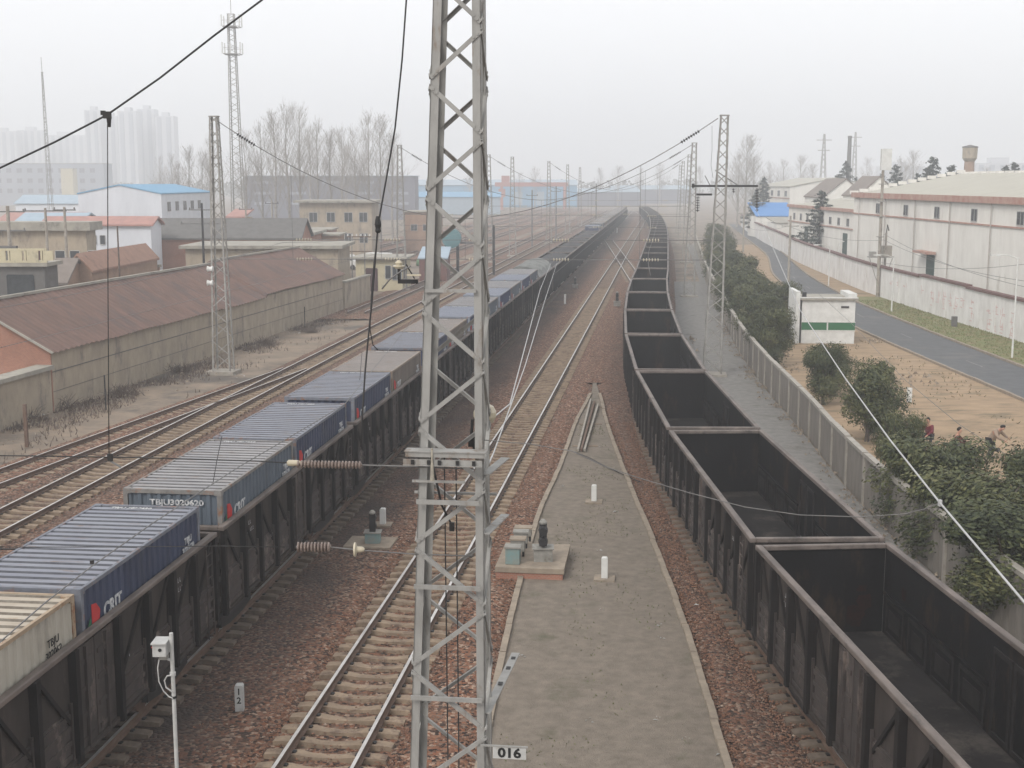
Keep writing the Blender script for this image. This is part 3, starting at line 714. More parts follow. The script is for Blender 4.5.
# working crossbeam with channels at mid height, tie plates and brackets
def mp(o, name, m): return o.build(name, m, mast)
zb = 8.05
b = MB().box(-.40,.60,-.50,-.30,zb+.05,zb+.065); b.box(-.39,.58,-.485,-.475,zb-.01,zb+.049); b.box(-.42,.55,-.49,-.42,zb-.12,zb-.105); b.box(-.42,.55,-.475,-.467,zb-.104,zb-.04)
mp(b, 'crossbeam', M['steel'])
b = MB()
for x in (-.30,-.10,.03,.25,.45): b.box(x-.02,x+.02,-.505,-.486,zb-.10,zb-.045)
mp(b, 'clamp', M['black'])
mp(MB().tube([(-.06,-.49,zb+.1),(-.06,-.49,zb-.08)],.014,8).tube([(-.06,-.49,zb-.08),(-.06,-.49,zb-.30)],[.018,.028],8), 'post_insulator', M['boxgrey_'])
for zz in (zb-.62,6.35,4.9): 
    q = zz/14.9; hw_ = (1.14+(.42-1.14)*q)/2; ox = .22*q
    mp(MB().box(ox-hw_,ox+hw_,-.40,-.37,zz,zz+.055), 'tie_bar', M['steel'])
mp(MB().box(-.34,.32,-.34,-.32,zb-.36,zb-.33), 'tie_bar', M['steel']); mp(MB().box(-.44,.62,.31,.34,zb-.66,zb-.63), 'tie_bar', M['steel'])
mp(MB().box(-.16,.46,-.30,-.27,10.02,10.06), 'tie_bar', M['steel'])
for zz, L in ((zb-.25,.9),(7.05,.9),(4.72,2.1)):
    og = MB().bar((.56,-.28,zz),(.70,L-.3,zz+.02),.11,.014).bar((.505,-.28,zz-.03),(.645,L-.3,zz-.01),.012,.07)
    mp(og, 'outrigger', M['steel'])
    for q_ in ((.45,.72,.9) if L > 1 else ()): mp(MB().box(.56+.14*q_-.03,.56+.14*q_+.03,-.28+(L-.02)*q_-.05,-.28+(L-.02)*q_+.05,zz+.022,zz+.028), 'slot', M['black'])
# number plate
pl = mp(MB().box(.66,1.08,-.395,-.385,4.18,4.33), 'number_plate', M['plate'])
mp(MB().box(.50,1.10,-.40,-.37,4.332,4.35), 'plate_holder', M['steel'])
text('016', .17, M['ink'], pl, face_mw((.87,-.396,4.255),(1,0,0),(0,0,1)) @ Matrix.Scale(1.15,4,(1,0,0)), 'lettering', bold=.006)
# left arm with pin insulator
arm = mp(MB().box(-.50,-.26,-.26,-.20,10.12,10.17).box(-.50,-.48,-.26,-.20,10.17,10.30).bar((-.30,-.23,10.18),(-.40,-.23,10.35),.014), 'bracket_arm', M['black'])
mp(MB().lathe([(.02,0),(.05,.01),(.05,.025),(.075,.03),(.075,.045),(.035,.05),(.045,.08),(.015,.11)],(-.49,-.23,10.29),12), 'pin_insulator', M['cream'])
for zz in (10.22,): mp(MB().box(-.37,-.20,-.35,-.33,zz,zz+.02), 'band', M['cream'])
mp(MB().lathe([(.04,-.14),(.11,-.1),(.145,-.03),(.145,.03),(.11,.1),(.04,.14)],(.46,.42,8.42),14), 'balance_weight', M['cream'])
mp(MB().tube([(.30,.42,8.35),(.28,.42,8.05),(.34,.42,7.95)],.02,6).box(.25,.34,.38,.46,8.0,8.14), 'hook', M['black'])
mp(MB().tube([(-.2,.1,8.0),(-.05,.1,7.3),(.1,.1,7.0)],.015,6).box(.05,.11,.07,.12,6.97,7.08), 'cable_clamp', M['black'])
mp(MB().tube([(-.02,.15,7.9),(0,.2,.2)],.009,5).tube([(.12,.2,7.9),(.14,.2,.2)],.009,5), 'earth_wire', M['wire'])

far_masts = [
 ('R', 11.95, 76.3, 'Tall lattice mast beside the service path, right of the empty wagons'),
 ('R', 17.84, 129.8, 'Lattice mast behind the one on the service path, second on the right side'),
 ('R', 25.0, 186, 'Third lattice mast along the right side, fading in the haze'),
 ('R', 31.6, 243, 'Fourth lattice mast along the right side, hazy'),
 ('R', 38.4, 300, 'Fifth lattice mast along the right side, pale in the haze'),
 ('L', -17.5, 77.5, 'Lattice mast in front of the long shed with two white spool insulators'),
 ('L', -11.8, 138, 'Lattice mast beside the yellow hut'),
 ('L', -3.25, 186, 'Hazy lattice mast just right of the big mast, nearest of the far left ones'),
 ('L', .1, 202, 'Hazy lattice mast right beside the red gantry crane leg'),
 ('L', 6.9, 243, 'Pale far lattice mast above the yard, under the low sagging wires'),
 ('L', 12.4, 290, 'Pale lattice mast left of the train vanishing point, taller of the last pair'),
 ('L', 18.0, 345, 'Faintest and farthest lattice mast left of the train vanishing point'),
]
fm0 = None; MASTS = {}
for k, (sd, x, y, lab) in enumerate(far_masts):
    if fm0 is None: fm0, _ = lattice('lattice_mast', lab, (x,y,.1), 15.2, 1.15, .8, .48, .4, M['steel_far'], ROT, 'catenary masts', n=19, leg=.10, lw=.05)
    else:
        mm_ = dup(fm0, (x,y,.1), ROT+R(random.uniform(-4,4)), lab, 'catenary masts'); mm_.rotation_euler.y = R(.8 if sd == 'R' else -.2)
    if k == 0: fm0.rotation_euler.y = R(1.4)

# ------------------------------------------------------------------ overhead wires
def insulator(name, label, a, b, n, r, m, rod=.018, caps=True, group='insulator strings'):
    a = Vector(a); b = Vector(b); d = (b-a); L = d.length; ax = d.normalized()
    t = thing(name, label, 'insulator', a, 0, group)
    MB().tube([(0,0,0), tuple(d)], rod, 6).build('rod', M['wire_grey'], t)
    for k in range(n):
        c = ax*(L*(k+.7)/(n+.4)); MB().lathe([(rod,-.02),(r,-.008),(r*.95,.008),(rod*1.2,.03)], c, 12, ax).build('disc', m, t)
    return t
def wire(name, label, pts, r, m, group=None, cat='wire', n=5):
    o = MB().tube(pts, r, n).build(name, m, smooth=True); tag(o, label, cat, group); return o
def sag(a, b, s, n=14):
    a = Vector(a); b = Vector(b); return [a.lerp(b, k/n) - Vector((0,0,s*4*(k/n)*(1-k/n))) for k in range(n+1)]
YW = 15.5
A_ = lambda u, v, Y=YW: at(u, v, Y)
# near head-span (square to the tracks)
wire('cross_wire', 'Black cross-track wire rising from the left edge to the top edge of the picture', [A_(-60,196),A_(0,168),A_(55,142),A_(107,115),A_(160,78),A_(215,35),A_(262,0),A_(300,-30)], .0125, M['wire'], 'near cross-track wires')
t = thing('wire_clamp', 'Black clamp where the vertical dropper meets the cross-track wire', 'clamp', A_(107,115))
MB().box(-.045,.045,-.03,.03,-.04,.04).box(-.07,-.02,-.02,.02,.0,.05).build('jaw', M['black'], t); MB().lathe([(.02,-.14),(.03,-.04)],(.02,0,0),8).build('bolt', M['black'], t)
wire('dropper', 'Thin vertical dropper hanging from the clamp down to the lower cross wire', [A_(107.5,120),A_(108,300),A_(109,455)], .006, M['wire'])
wire('cross_wire', 'Upper level cross wire above the containers leading to the long insulator', [A_(-40,455),A_(0,455.5),A_(140,457.5),A_(256,461),A_(290,463)], .008, M['wire'], 'near cross-track wires')
t = thing('wire_clamp', 'Dark hanging clamp over the left tracks at the foot of the dropper', 'clamp', A_(110,457))
MB().box(-.03,.03,-.02,.02,-.05,.04).build('jaw', M['black'], t); MB().bar((0,0,-.05),(.13,0,-.13),.02).build('tail', M['wire_grey'], t)
insulator('insulator_string', 'Long spiky insulator string on the upper cross wire, left of the mast', A_(296,464), A_(362,465), 19, .050, M['porcelain'], rod=.011)
o = MB().lathe([(.02,0),(.04,.02),(.035,.14),(.02,.17)], A_(287,463), 10, (1,0,0)).build('end_cap', M['cream']); tag(o, 'Cream end cap at the left tip of the long insulator string', 'cap')
wire('tie_rod', 'Grey rod joining the long insulator string to the mast', [A_(362,465),A_(412,466.5),A_(474,469)], .010, M['wire_grey'], 'near cross-track wires')
wire('cross_wire', 'Lower level cross wire over the container wagons leading to the short insulator', [A_(-40,545.5),A_(0,547),A_(120,547),A_(220,546),A_(285,547)], .006, M['wire'], 'near cross-track wires')
insulator('insulator_string', 'Short dark insulator string on the lower cross wire', A_(296,547), A_(331,547), 10, .064, M['porcelain'], rod=.011)
wire('tie_rod', 'Grey rod joining the short insulator string to the mast', [A_(331,547),A_(358,550),A_(414,554),A_(474,556)], .009, M['wire_grey'], 'near cross-track wires')
for uu in (287,344):
    pass
o = MB().lathe([(.02,-.01),(.085,0),(.09,.02),(.04,.04),(.035,.10),(.02,.13)], A_(354,549.5), 14, (1,0,0)).build('bell_insulator', M['cream']); tag(o, 'Cream bell-shaped insulator just left of the mast over the signal pad', 'insulator')
wire('power_cable', 'Thick black cable coming down from the top edge and ending left of the mast', [A_(407,-10),A_(402,60),A_(395,128),A_(386,180),A_(378,225),A_(375,262),A_(372,300),A_(368,340),A_(365,372),A_(362,420),A_(361,447)], .011, M['wire'])
o = MB().lathe([(.02,0),(.035,.02),(.03,.06),(.04,.1),(.03,.16),(.02,.2)], A_(378,233), 8, (0,0,1)).build('cable_joint', M['black']); tag(o, 'Black joint halfway down the thick hanging cable', 'joint')
wire('power_cable', 'Thin branch cable with a hooked end beside the thick hanging cable', [A_(378,232),A_(374,262),A_(371,300),A_(370,330),A_(373,345),A_(378,350)], .007, M['wire'])
wire('jumper_wire', 'Slack thin wire from the bracket insulator down to the left', [A_(411,266),A_(400,272),A_(390,279),A_(382,289)], .010, M['wire_grey'])
c2 = P(0,549,3.9)
wire('black_cable', 'Black cable lying across the nearest container roofs at the left edge', [P(-20,548,4.1),P(0,549,4.1),P(30,549,4.09),P(60,552,4.08),P(85,558,4.07),P(93,563,4.06)], .02, M['wire'])
# contact wire over the container train
CW = [(0,642),(46,602),(92,566),(150,525),(203,490),(240,466),(273,447),(310,425),(345,404)]
pts = [P(u,v,6.1) for u, v in CW]
wire('contact_wire', 'Thin contact wire running over the container roofs', [P(-120,735,6.1)]+pts+[Vector((fLeft(y)+.0,y,6.1)) for y in (70,100,140)], .010, M['wire_grey'], 'contact wires')
o = MB().box(-.025,.025,-.02,.02,-.025,.025).build('wire_clip', M['black'], loc=P(92,562,6.13)); tag(o, 'Small black clip on the contact wire over the navy container roof', 'clip')
wire('dropper', 'Short slanted dropper over the numbered container, from wire to roof height', [at(222,436,30),at(217,460,30.4),at(212.5,486,31)], .009, M['wire'])
wire('dropper', 'Two-metre dropper over the third wagon container', [at(362,352,47),at(360,378,47.3),at(356,404,47.6)], .010, M['wire'])
# two light wires from the mast to the far head-span over the open track
hs1 = at(551,263,76); hs2 = at(557,263,76)
wire('contact_wire', 'Left of two pale wires rising from the mast over the open track', [A_(484,425,16.2),at(510,404,22),at(540,290,52),hs1], .012, M['wire_light'], 'contact wires')
wire('contact_wire', 'Right of two pale wires rising from behind the mast beam', [A_(486,470,16.2),at(494,452,19),at(525,366,30),at(545,300,52),hs2], .012, M['wire_light'], 'contact wires')
# right side feeder and jumper
F0 = at(757,211,75); 
wire('feeder_wire', 'Long pale feeder wire sweeping down across the bushes to the right edge', [at(740,190,100),F0,at(800,310,29),at(845,378,20),at(890,440,15.3),at(940,503,12.0),at(1024,602,9.2),at(1060,644,8.3)], .0105, M['wire_light'])
wire('jumper_wire', 'Sagging pale wire crossing above the second empty wagon from mast to feeder', [A_(484,440),A_(530,444,15.4),at(572,451,15.2),at(604,466,15),at(636,477,14.8),at(690,493,14.4),at(745,507,14),at(800,515,13.4),at(860,517,12.9),at(905,514,12.4),at(925,509,12.2),at(940,503,12.0)], .0055, M['wire_grey'])
o = MB().box(-.015,.015,-.02,.02,-.03,.03).build('wire_clip', M['wire_light'], loc=at(940,503,12.0)); tag(o, 'Small clip joining the sagging wire to the feeder over the bushes', 'clip')
wire('thin_cable', 'Thin dark cable over the tan soil running to the right edge', [at(800,277,92),at(850,322,72),at(905,380,56),at(960,425,48),at(1030,470,42)], .012, M['wire_grey'])
# bracket arms on the nearest right mast with hanging insulators
t = thing('bracket', 'Dark horizontal arm on the right mast carrying a hanging insulator string', 'bracket', at(715,186,76.2))
MB().box(-1.2,2.5,-.05,.05,-.06,.06).build('arm', M['black'], t); MB().bar((0,0,.9),(1.3,0,.06),.05).bar((-.6,0,.6),(-.3,0,.05),.04).build('stay', M['wire_grey'], t)
MB().box(-1.35,-1.2,-.05,.05,-.1,.14).build('end_fitting', M['black'], t)
insulator('insulator_string', 'Hanging insulator string at the outer end of the right mast arm', at(757,188,76.2), at(757,212,76.2), 8, .13, M['black'], rod=.03)
insulator('insulator_string', 'Tiny hanging insulator in the middle of the right mast arm', at(733.5,188,76.2), at(733.5,193,76.2), 2, .09, M['black'], rod=.02)
t = thing('bracket', 'Shorter lower arm pointing left from the right mast', 'bracket', at(712,194.5,76.0))
MB().box(-.9,0,-.05,.05,-.06,.06).build('arm', M['black'], t)
insulator('insulator_string', 'Hanging insulator string on the lower left arm of the right mast', at(698,196,76.0), at(697.5,212,76.0), 6, .13, M['black'], rod=.03)
wire('jumper_wire', 'Thin vertical jumper beside the top of the right mast', [at(712,126,75.8),at(712,150,75.8),at(711,165,75.8),at(713,178,75.8)], .012, M['wire_grey'])
t = thing('spool_insulators', 'Pair of white spool insulators on the mast in front of the long shed', 'insulator', at(213,275,77.3))
for v in (269,283): MB().lathe([(.1,-.3),(.19,-.28),(.13,-.12),(.19,.05),(.1,.08)], at(212,v,77.2)-t.location, 10, (1,0,0)).build('spool', M['white'], t)
# distant head-spans between mast pairs
spans = [((-17.5,77.5),(11.95,76.3),15.1,9.3,.02), ((-11.8,138),(17.84,129.8),15.1,9.6,.022), ((-3.25,186),(25,186),15.1,9.8,.022), ((6.9,243),(31.6,243),15.1,9.9,.022)]
for k, (l, r, zt, zm, rad) in enumerate(spans):
    t = thing('head_span', 'Sagging cross-track wire between %s mast pair' % ['the nearest distant','the second distant','the third distant','the farthest'][k], 'wire', (l[0],l[1],0), 0, 'distant cross-track wires')
    a = Vector((0,0,zt)); b = Vector((r[0]-l[0], r[1]-l[1], zt)); n = 24
    def hp(q): return a.lerp(b, q)-Vector((0,0,(zt-zm)*(1-abs(2*q-1)**1.75)))
    MB().tube([hp(i/n) for i in range(n+1)], rad*1.25, 5).build('messenger_cable', M['wire_grey'], t)
    for zz in (8.05, 6.9): MB().tube([a.lerp(b,q)*1+Vector((0,0,zz-zt)) for q in (0,.5,1)], rad, 5).build('cross_wire', M['wire_grey'], t)
    for q in (.15,.33,.5,.67,.85):
        p = hp(q); MB().tube([p, Vector((p.x,p.y,8.05))], .012, 4).tube([Vector((p.x,p.y,8.05)),Vector((p.x,p.y,6.9))], .012, 4).build('dropper', M['wire_grey'], t)
        for zz in (8.05,6.9):
            mb = MB()
            for j in range(6): mb.lathe([(.03,-.05),(.11,0),(.03,.05)], a.lerp(b,q)+Vector((.25+j*.17,0,zz-zt)), 7, (1,0,0))
            mb.build('insulator', M['cream'], t)
    for q in (.045,.93):
        mb = MB(); ax = (hp(q+.02)-hp(q)).normalized()
        for j in range(8): mb.lathe([(.03,-.05),(.12,0),(.03,.05)], hp(q)+ax*(j*.16), 7, ax)
        mb.build('insulator', M['black'], t)
for k, (f, lab) in enumerate(((fMid,'Contact wire over the open middle track'),(fRight,'Contact wire over the empty wagons'),(fL1,'Contact wire over the track left of the container train'))):
    y0 = 76 if k != 2 else 20
    for zz, nm, ww in ((6.0,' hanging low',.010),(7.3,', upper messenger wire',.012)):
        pts = []; 
        for i in range(60):
            y = y0+i*5
            if y > 330: break
            s_ = ((y-18)%57)/57; pts.append((f(y), y, zz-(.0 if zz < 7 else .7*4*s_*(1-s_))+(0 if zz<7 else .7)))
        wire('contact_wire', lab+nm, pts, ww, M['wire_grey'], 'contact wires', n=4)

# ------------------------------------------------------------------ fence, walls
M['fpost'] = mat('pale_fence_concrete', (.33,.305,.27), (.25,.23,.20), scale=4, rand=True)
M['fence'] = mat('fence_concrete', (.215,.195,.172), (.155,.14,.125), scale=2.2, c3=(.17,.155,.14), s3=1.3, t3=.6, stretch=(1,1,.3), rand=True)
M['wallw'] = mat('whitewashed_wall', (.70,.69,.67), (.55,.53,.51), scale=.8, c3=(.44,.41,.35), s3=.5, t3=.64, stretch=(1,1,.5))
M['coping'] = mat('dark_red_coping', (.14,.075,.068), (.11,.06,.056), scale=2)
M['fadered'] = mat('faded_red_writing', (.52,.30,.29), (.58,.44,.42), scale=6, sharp=.3)
fence = thing('concrete_fence', 'Long grey concrete panel fence beside the service path', 'fence', (12.6, 26, 0))
y = 24.0; fp = None
o0 = fence.location
while y < 236:
    st_ = 3.0; a = Vector((fFence(y), y, 0)); b = Vector((fFence(y+st_), y+st_, 0)); d = (b-a).normalized()
    mb = MB(); nn = Vector((d.y,-d.x,0)); L = (b-a).length; n = 6 if y < 110 else 2
    for k in range(n):
        p0 = a+d*(.09+(L-.18)*k/n+.012); p1 = a+d*(.09+(L-.18)*(k+1)/n-.012); h = 1.78+random.uniform(-.01,.01)
        mb.quad_box([(p.x-o0.x,p.y-o0.y,zz) for zz in (0,h) for p in (p0-nn*.03,p0+nn*.03,p1+nn*.03,p1-nn*.03)])
    mb.build('panel', M['fence'], fence)
    mb = MB(); mb.quad_box([(p.x-o0.x,p.y-o0.y,zz) for zz in (-.1,1.86) for p in (a-nn*.09-d*.08,a+nn*.09-d*.08,a+nn*.09+d*.08,a-nn*.09+d*.08)]); mb.build('post', M['fpost'], fence)
    hh = random.uniform(-.015,.02)
    mb = MB(); mb.quad_box([(p.x-o0.x,p.y-o0.y,zz) for zz in (1.80,1.93+hh) for p in (a-nn*.11+d*.085,a+nn*.11+d*.085,b+nn*.11-d*.085,b-nn*.11-d*.085)]); mb.build('coping', M['fpost'], fence)
    y += st_*d.y if False else st_
def bent_wall(name, label, f, y0, y1, h, th, m, mc, cat, seg=6, hs=None):
    t = thing(name, label, cat, (f(y0), y0, 0)); o0 = t.location; y = y0; k = 0
    while y < y1:
        y2 = min(y1, y+seg); a = Vector((f(y),y,0)); b = Vector((f(y2),y2,0)); d = (b-a).normalized(); nn = Vector((d.y,-d.x,0))*th/2
        hh = h + (hs(y) if hs else 0)
        mb = MB(); mb.quad_box([(p.x-o0.x,p.y-o0.y,zz) for zz in (-.1,hh) for p in (a-nn,a+nn,b+nn,b-nn)]); mb.build('wall_panel', m, t)
        q = (a-b).normalized()*.0
        mb = MB(); mb.quad_box([(p.x-o0.x,p.y-o0.y,zz) for zz in (hh+.002,hh+.2) for p in (a-nn*2.2,a+nn*2.2,b+nn*2.2,b-nn*2.2)]); mb.build('coping', mc, t)
        if k % 2 == 0:
            mb = MB(); mb.quad_box([(p.x-o0.x,p.y-o0.y,zz) for zz in (-.1,hh-.004) for p in (a-nn*1.5-d*.12,a-nn*.5-d*.12,a-nn*.5+d*.12,a-nn*1.5+d*.12)]); mb.build('pier', m, t)
        y = y2; k += 1
    return t
bw_ = bent_wall('boundary_wall', 'Long white factory wall with dark red coping and faded red writing', fWall, 60, 340, 2.95, .25, M['wallw'], M['coping'], 'wall', 6.3, lambda y: .25*(math.floor((y-60)/18.9) % 2)*0+ (.22 if 72<y<79 else 0)+(.12 if 98<y<116 else 0))
# faded brush strokes of the slogan, column by column
bx0 = bw_.location
random.seed(21)
for gi, (u, n) in enumerate([(932,3),(938,2),(944,3),(950,2),(956,3),(962,2),(972,4),(989,4),(996,4),(1002,4),(1012,4),(922,1),(905,1),(898,1),(891,1)]):
    X = 36.8; D = X*FPX/CP/(u-512)*1.0; yy = D*.99 - 1.6
    for _ in range(3):
        yy = (fWall(yy)-.14)*FPX/CP/(u-512)-1.55
    mb = MB(); hgt = .5*n
    for s_ in range(n*3):
        zc = 2.1-random.random()*hgt; yc = yy+random.uniform(-.35,.35)
        xx = fWall(yc)-.1305-bx0.x
        if random.random() < .55: a_, b_ = (xx,yc-.35*random.uniform(.5,1)-bx0.y,zc),(xx,yc+.3-bx0.y,zc)
        else: a_, b_ = (xx,yc-bx0.y,zc-.22),(xx,yc+random.uniform(-.15,.15)-bx0.y,zc+.2)
        mb.bar(a_, b_, .055, .008, up=(1,0,0))
    mb.build('slogan_character', M['fadered'], bw_)
random.seed(11)

# ------------------------------------------------------------------ foliage
def mat_leaf(name, cols):
    m = bpy.data.materials.new(name); m.use_nodes = True; n = m.node_tree.nodes; l = m.node_tree.links; b = n['Principled BSDF']
    b.inputs['Roughness'].default_value = .6; b.inputs['Specular IOR Level'].default_value = .3
    a = n.new('ShaderNodeAttribute'); a.attribute_name = 'lf'
    cr = n.new('ShaderNodeValToRGB'); e = cr.color_ramp.elements; e[0].color = (*cols[0],1); e[1].color = (*cols[-1],1)
    for i in range(1, len(cols)-1): x = e.new(i/(len(cols)-1)); x.color = (*cols[i],1)
    l.new(a.outputs['Fac'], cr.inputs[0]); l.new(cr.outputs[0], b.inputs['Base Color'])
    return m
M['leaf'] = mat_leaf('evergreen_leaf', [(.017,.025,.010),(.038,.048,.018),(.075,.082,.03),(.14,.135,.055)])
M['needle'] = mat_leaf('cedar_needle', [(.018,.035,.028),(.035,.06,.045),(.05,.08,.06)])
M['bark'] = mat('bark', (.10,.08,.065), (.06,.05,.042), scale=8)
M['twig'] = mat('bare_twig', (.34,.315,.29), (.21,.19,.17), scale=2)
M['dry'] = mat('dry_weed', (.14,.105,.085), (.08,.06,.05), scale=6)
def crown(nleaf, rad, hgt, lobes, ls, seed):
    rnd = random.Random(seed); L = []
    for i in range(lobes):
        a = rnd.uniform(0,6.28); q = rnd.uniform(.15,.62)*rad
        z = rnd.uniform(.20,.84)*hgt
        L.append((math.cos(a)*q, math.sin(a)*q, z, rad*rnd.uniform(.30,.52)*(1.15-.35*z/hgt), rnd.uniform(.1,.9)))
    L.append((0,0,hgt*.58,rad*.62,.4))
    v=[]; f=[]; c=[]
    for i in range(nleaf):
        x0,y0,z0,r,tone = rnd.choice(L)
        d = Vector((rnd.gauss(0,1),rnd.gauss(0,1),rnd.gauss(0,1))).normalized(); q = r*(rnd.random()**.33)*(rnd.uniform(.9,1.12)+.28*noise.noise(d*3.1+Vector((z0,x0,seed))))
        p = Vector((x0,y0,z0))+Vector((d.x,d.y,d.z*.85))*q
        if noise.noise(p*2.3+Vector((seed,0,0))) < -.26: continue
        n_ = (d+Vector((rnd.uniform(-.8,.8),rnd.uniform(-.8,.8),rnd.uniform(-.3,.9)))).normalized()
        t1 = n_.cross(Vector((rnd.random(),rnd.random(),rnd.random()))).normalized(); t2 = n_.cross(t1)
        s = ls*rnd.uniform(.6,1.3); b = len(v)
        v += [tuple(p-t1*s),tuple(p-t2*s*.45),tuple(p+t1*s),tuple(p+t2*s*.45)]; f.append((b,b+1,b+2,b+3))
        tn = max(0,min(1,tone*.55+rnd.uniform(-.05,.45)+.25*noise.noise(p*1.4))); c += [tn]*4
    return v,f,c
def crown_obj(name, data, m, parent):
    v,f,c = data; me = bpy.data.meshes.new(name); me.from_pydata(v,[],f); me.materials.append(m)
    a = me.attributes.new('lf','FLOAT','POINT'); a.data.foreach_set('value', c); o = bpy.data.objects.new(name, me); C.objects.link(o); o.parent = parent; return o
def bush_proto(k):
    t = thing('evergreen_tree','x','tree'); rnd = random.Random(k)
    crown_obj('crown', crown(26000, 2.05, 4.0, 18, .075, k), M['leaf'], t)
    mb = MB(); mb.tube([(0,0,-.1),(.05,.03,.6),(.0,.05,1.3),(.1,0,2.6)],[.13,.10,.085,.03],7)
    for i in range(9):
        a = rnd.uniform(0,6.28); z = rnd.uniform(.7,1.5); mb.tube([(0,0,z),(math.cos(a)*.6,math.sin(a)*.6,z+.7),(math.cos(a)*1.2,math.sin(a)*1.2,z+1.6)],[.06,.04,.015],5)
    mb.build('trunk', M['bark'], t); return t
bp_ = [bush_proto(k) for k in (1,2,3)]; bused = [False]*3
bushes = [ # x, y, width scale, height scale, label
 (13.2,33.0,1.12,.84,'Evergreen tree at the bottom right corner, cut by the picture edge'),
 (13.8,37.2,1.15,.86,'Dark evergreen tree hanging over the fence near the right edge'),
 (14.1,41.3,1.15,.84,'Broad evergreen tree below the three people on the soil'),
 (17.0,39.6,1.1,.86,'Evergreen at the right picture edge below the stooping person'),
 (15.25,50.0,.56,.72,'Small round evergreen left of the crouching person'),
 (15.85,56.6,.84,.92,'Round evergreen with visible trunks above the small one by the fence'),
 (16.2,66.2,.66,.84,'Small evergreen directly below the white booth'),
 (17.6,69.5,.60,.78,'Small evergreen tucked under the right half of the booth front'),
 (16.45,80.5,.86,.98,'Large rounded evergreen left of the white booth'),
 (17.4,90.0,1.0,1.0,'Bushy evergreen behind the large rounded one by the fence'),
 (17.9,98.5,1.1,1.05,'Tall bushy evergreen left of the concrete pole'),
 (21.0,103,1.05,1.0,'Evergreen with its crown against the road by the concrete pole'),
 (19.6,109,1.25,1.1,'Dense evergreen in the middle of the fence row, upper part'),
 (20.8,118,1.25,1.1,'Evergreen in the hazy part of the fence row, first beyond the pole'),
 (22.0,127,1.25,1.1,'Evergreen in the hazy part of the fence row, second beyond the pole'),
 (23.2,137,1.25,1.1,'Evergreen in the hazy part of the fence row, third beyond the pole'),
 (24.6,148,1.3,1.1,'Evergreen in the hazy part of the fence row, fourth beyond the pole'),
 (26.4,161,1.3,1.1,'Evergreen behind the right lattice mast, near the far road'),
 (28.4,176,1.3,1.1,'Grey-green evergreen far up the fence row'),
 (31,195,1.3,1.1,'Farthest but one evergreen of the fence row'),
 (34,216,1.4,1.2,'Farthest evergreen of the fence row')]
for i, (x,y,s,sz,lab) in enumerate(bushes):
    k = i % 3
    if not bused[k]: bused[k] = True; o = bp_[k]; o.location = (x,y,0); o.rotation_euler.z = i*1.3; o['label'] = lab; o['group'] = 'evergreen trees along the fence'
    else: o = dup(bp_[k], (x,y,0), i*1.3, lab, 'evergreen trees along the fence')
    o.scale = (s*1.03,s*1.03,sz)
def bare_proto(k, H=26, spread=.30, name='bare_tree'):
    rnd = random.Random(k*17+3); t = thing(name,'x','tree'); tr = MB(); cr = MB()
    tr.tube([(0,0,-.2),(rnd.uniform(-.2,.2),0,H*.3),(rnd.uniform(-.4,.4),0,H*.65),(rnd.uniform(-.5,.5),0,H*.97)],[.26,.2,.11,.02],6)
    def branch(p, d, L, r, dep):
        q = p; pts = [p]
        for s_ in range(3):
            d = (d+Vector((rnd.uniform(-.14,.14),rnd.uniform(-.14,.14),.12))).normalized(); q = q+d*L/3; pts.append(q)
        cr.tube(pts, [r, r*.75, r*.5, r*.25], 3, cap=False)
        if dep > 0:
            for j in range(6 if dep == 2 else 5):
                i0 = rnd.randint(1,3); dd = (d+Vector((rnd.uniform(-.7,.7),rnd.uniform(-.7,.7),rnd.uniform(-.1,.45)))).normalized()
                branch(pts[i0], dd, L*rnd.uniform(.35,.62), max(.011,r*.42), dep-1)
    for i in range(52):
        z = H*rnd.uniform(.2,.95); a = rnd.uniform(0,6.28); L = H*spread*(1.05-z/H)*rnd.uniform(.7,1.2)+.8
        branch(Vector((0,0,z)), Vector((math.cos(a)*.55,math.sin(a)*.55,1)).normalized(), L, .038*(1.2-z/H)+.014, 2)
    tr.build('trunk', M['twig'], t); cr.build('crown', M['twig'], t); return t
pb = [bare_proto(k, 26, .34) for k in (1,2,3,4)]; pused = [False]*4
poplars = [(178,235,.62),(190,230,.72),(203,225,.70),(246,225,.82),(262,235,.90),(275,215,.93),(288,235,1.06),(300,225,.98),(318,235,.92),(331,240,.85),(342,290,.98),(355,260,.90),(368,245,1.0),(380,250,.98),(392,240,.86),(172,330,.75),(212,300,.9),(310,330,1.0),(345,340,.9),(160,420,.8)]
for i,(u,y,s) in enumerate(poplars):
    k = i%4; p = at(u,180,y); side = 'left of' if u < 215 else 'right of'
    lab = 'Bare leafless poplar, %s counting from the left in the row around the telecom tower' % ORD[sorted(a[0] for a in poplars).index(u)].replace('nearest','first')
    if not pused[k]: pused[k]=True; o = pb[k]; o.location=(p.x,y,0); o['label']=lab; o['group']='bare poplars'
    else: o = dup(pb[k],(p.x,y,0),i*2.1,lab,'bare poplars')
    o.scale=(s,s,s*.93)
random.seed(5)
far_bare = [(738,330,.72),(746,320,.86),(753,335,.70),(770,470,.7),(783,480,.75),(800,480,.8),(812,470,.7),(867,460,.75),(900,430,.75),(912,430,.82),(905,450,.7),(985,400,.6),(1005,400,.6),(440,520,.6),(470,560,.6),(520,600,.6),(535,600,.7),(600,650,.7),(618,640,.75),(640,660,.7),(660,640,.8),(700,600,.7)]
for i,(u,y,s) in enumerate(far_bare):
    p = at(u,180,y); o = dup(pb[i%4],(p.x,y,0),i*1.7,'Faint bare tree on the hazy skyline, %s from the left' % ORD[sorted(a[0] for a in far_bare).index(u)].replace('nearest','first'),'faint skyline trees')
    o.scale=(s*1.5,s*1.5,s)
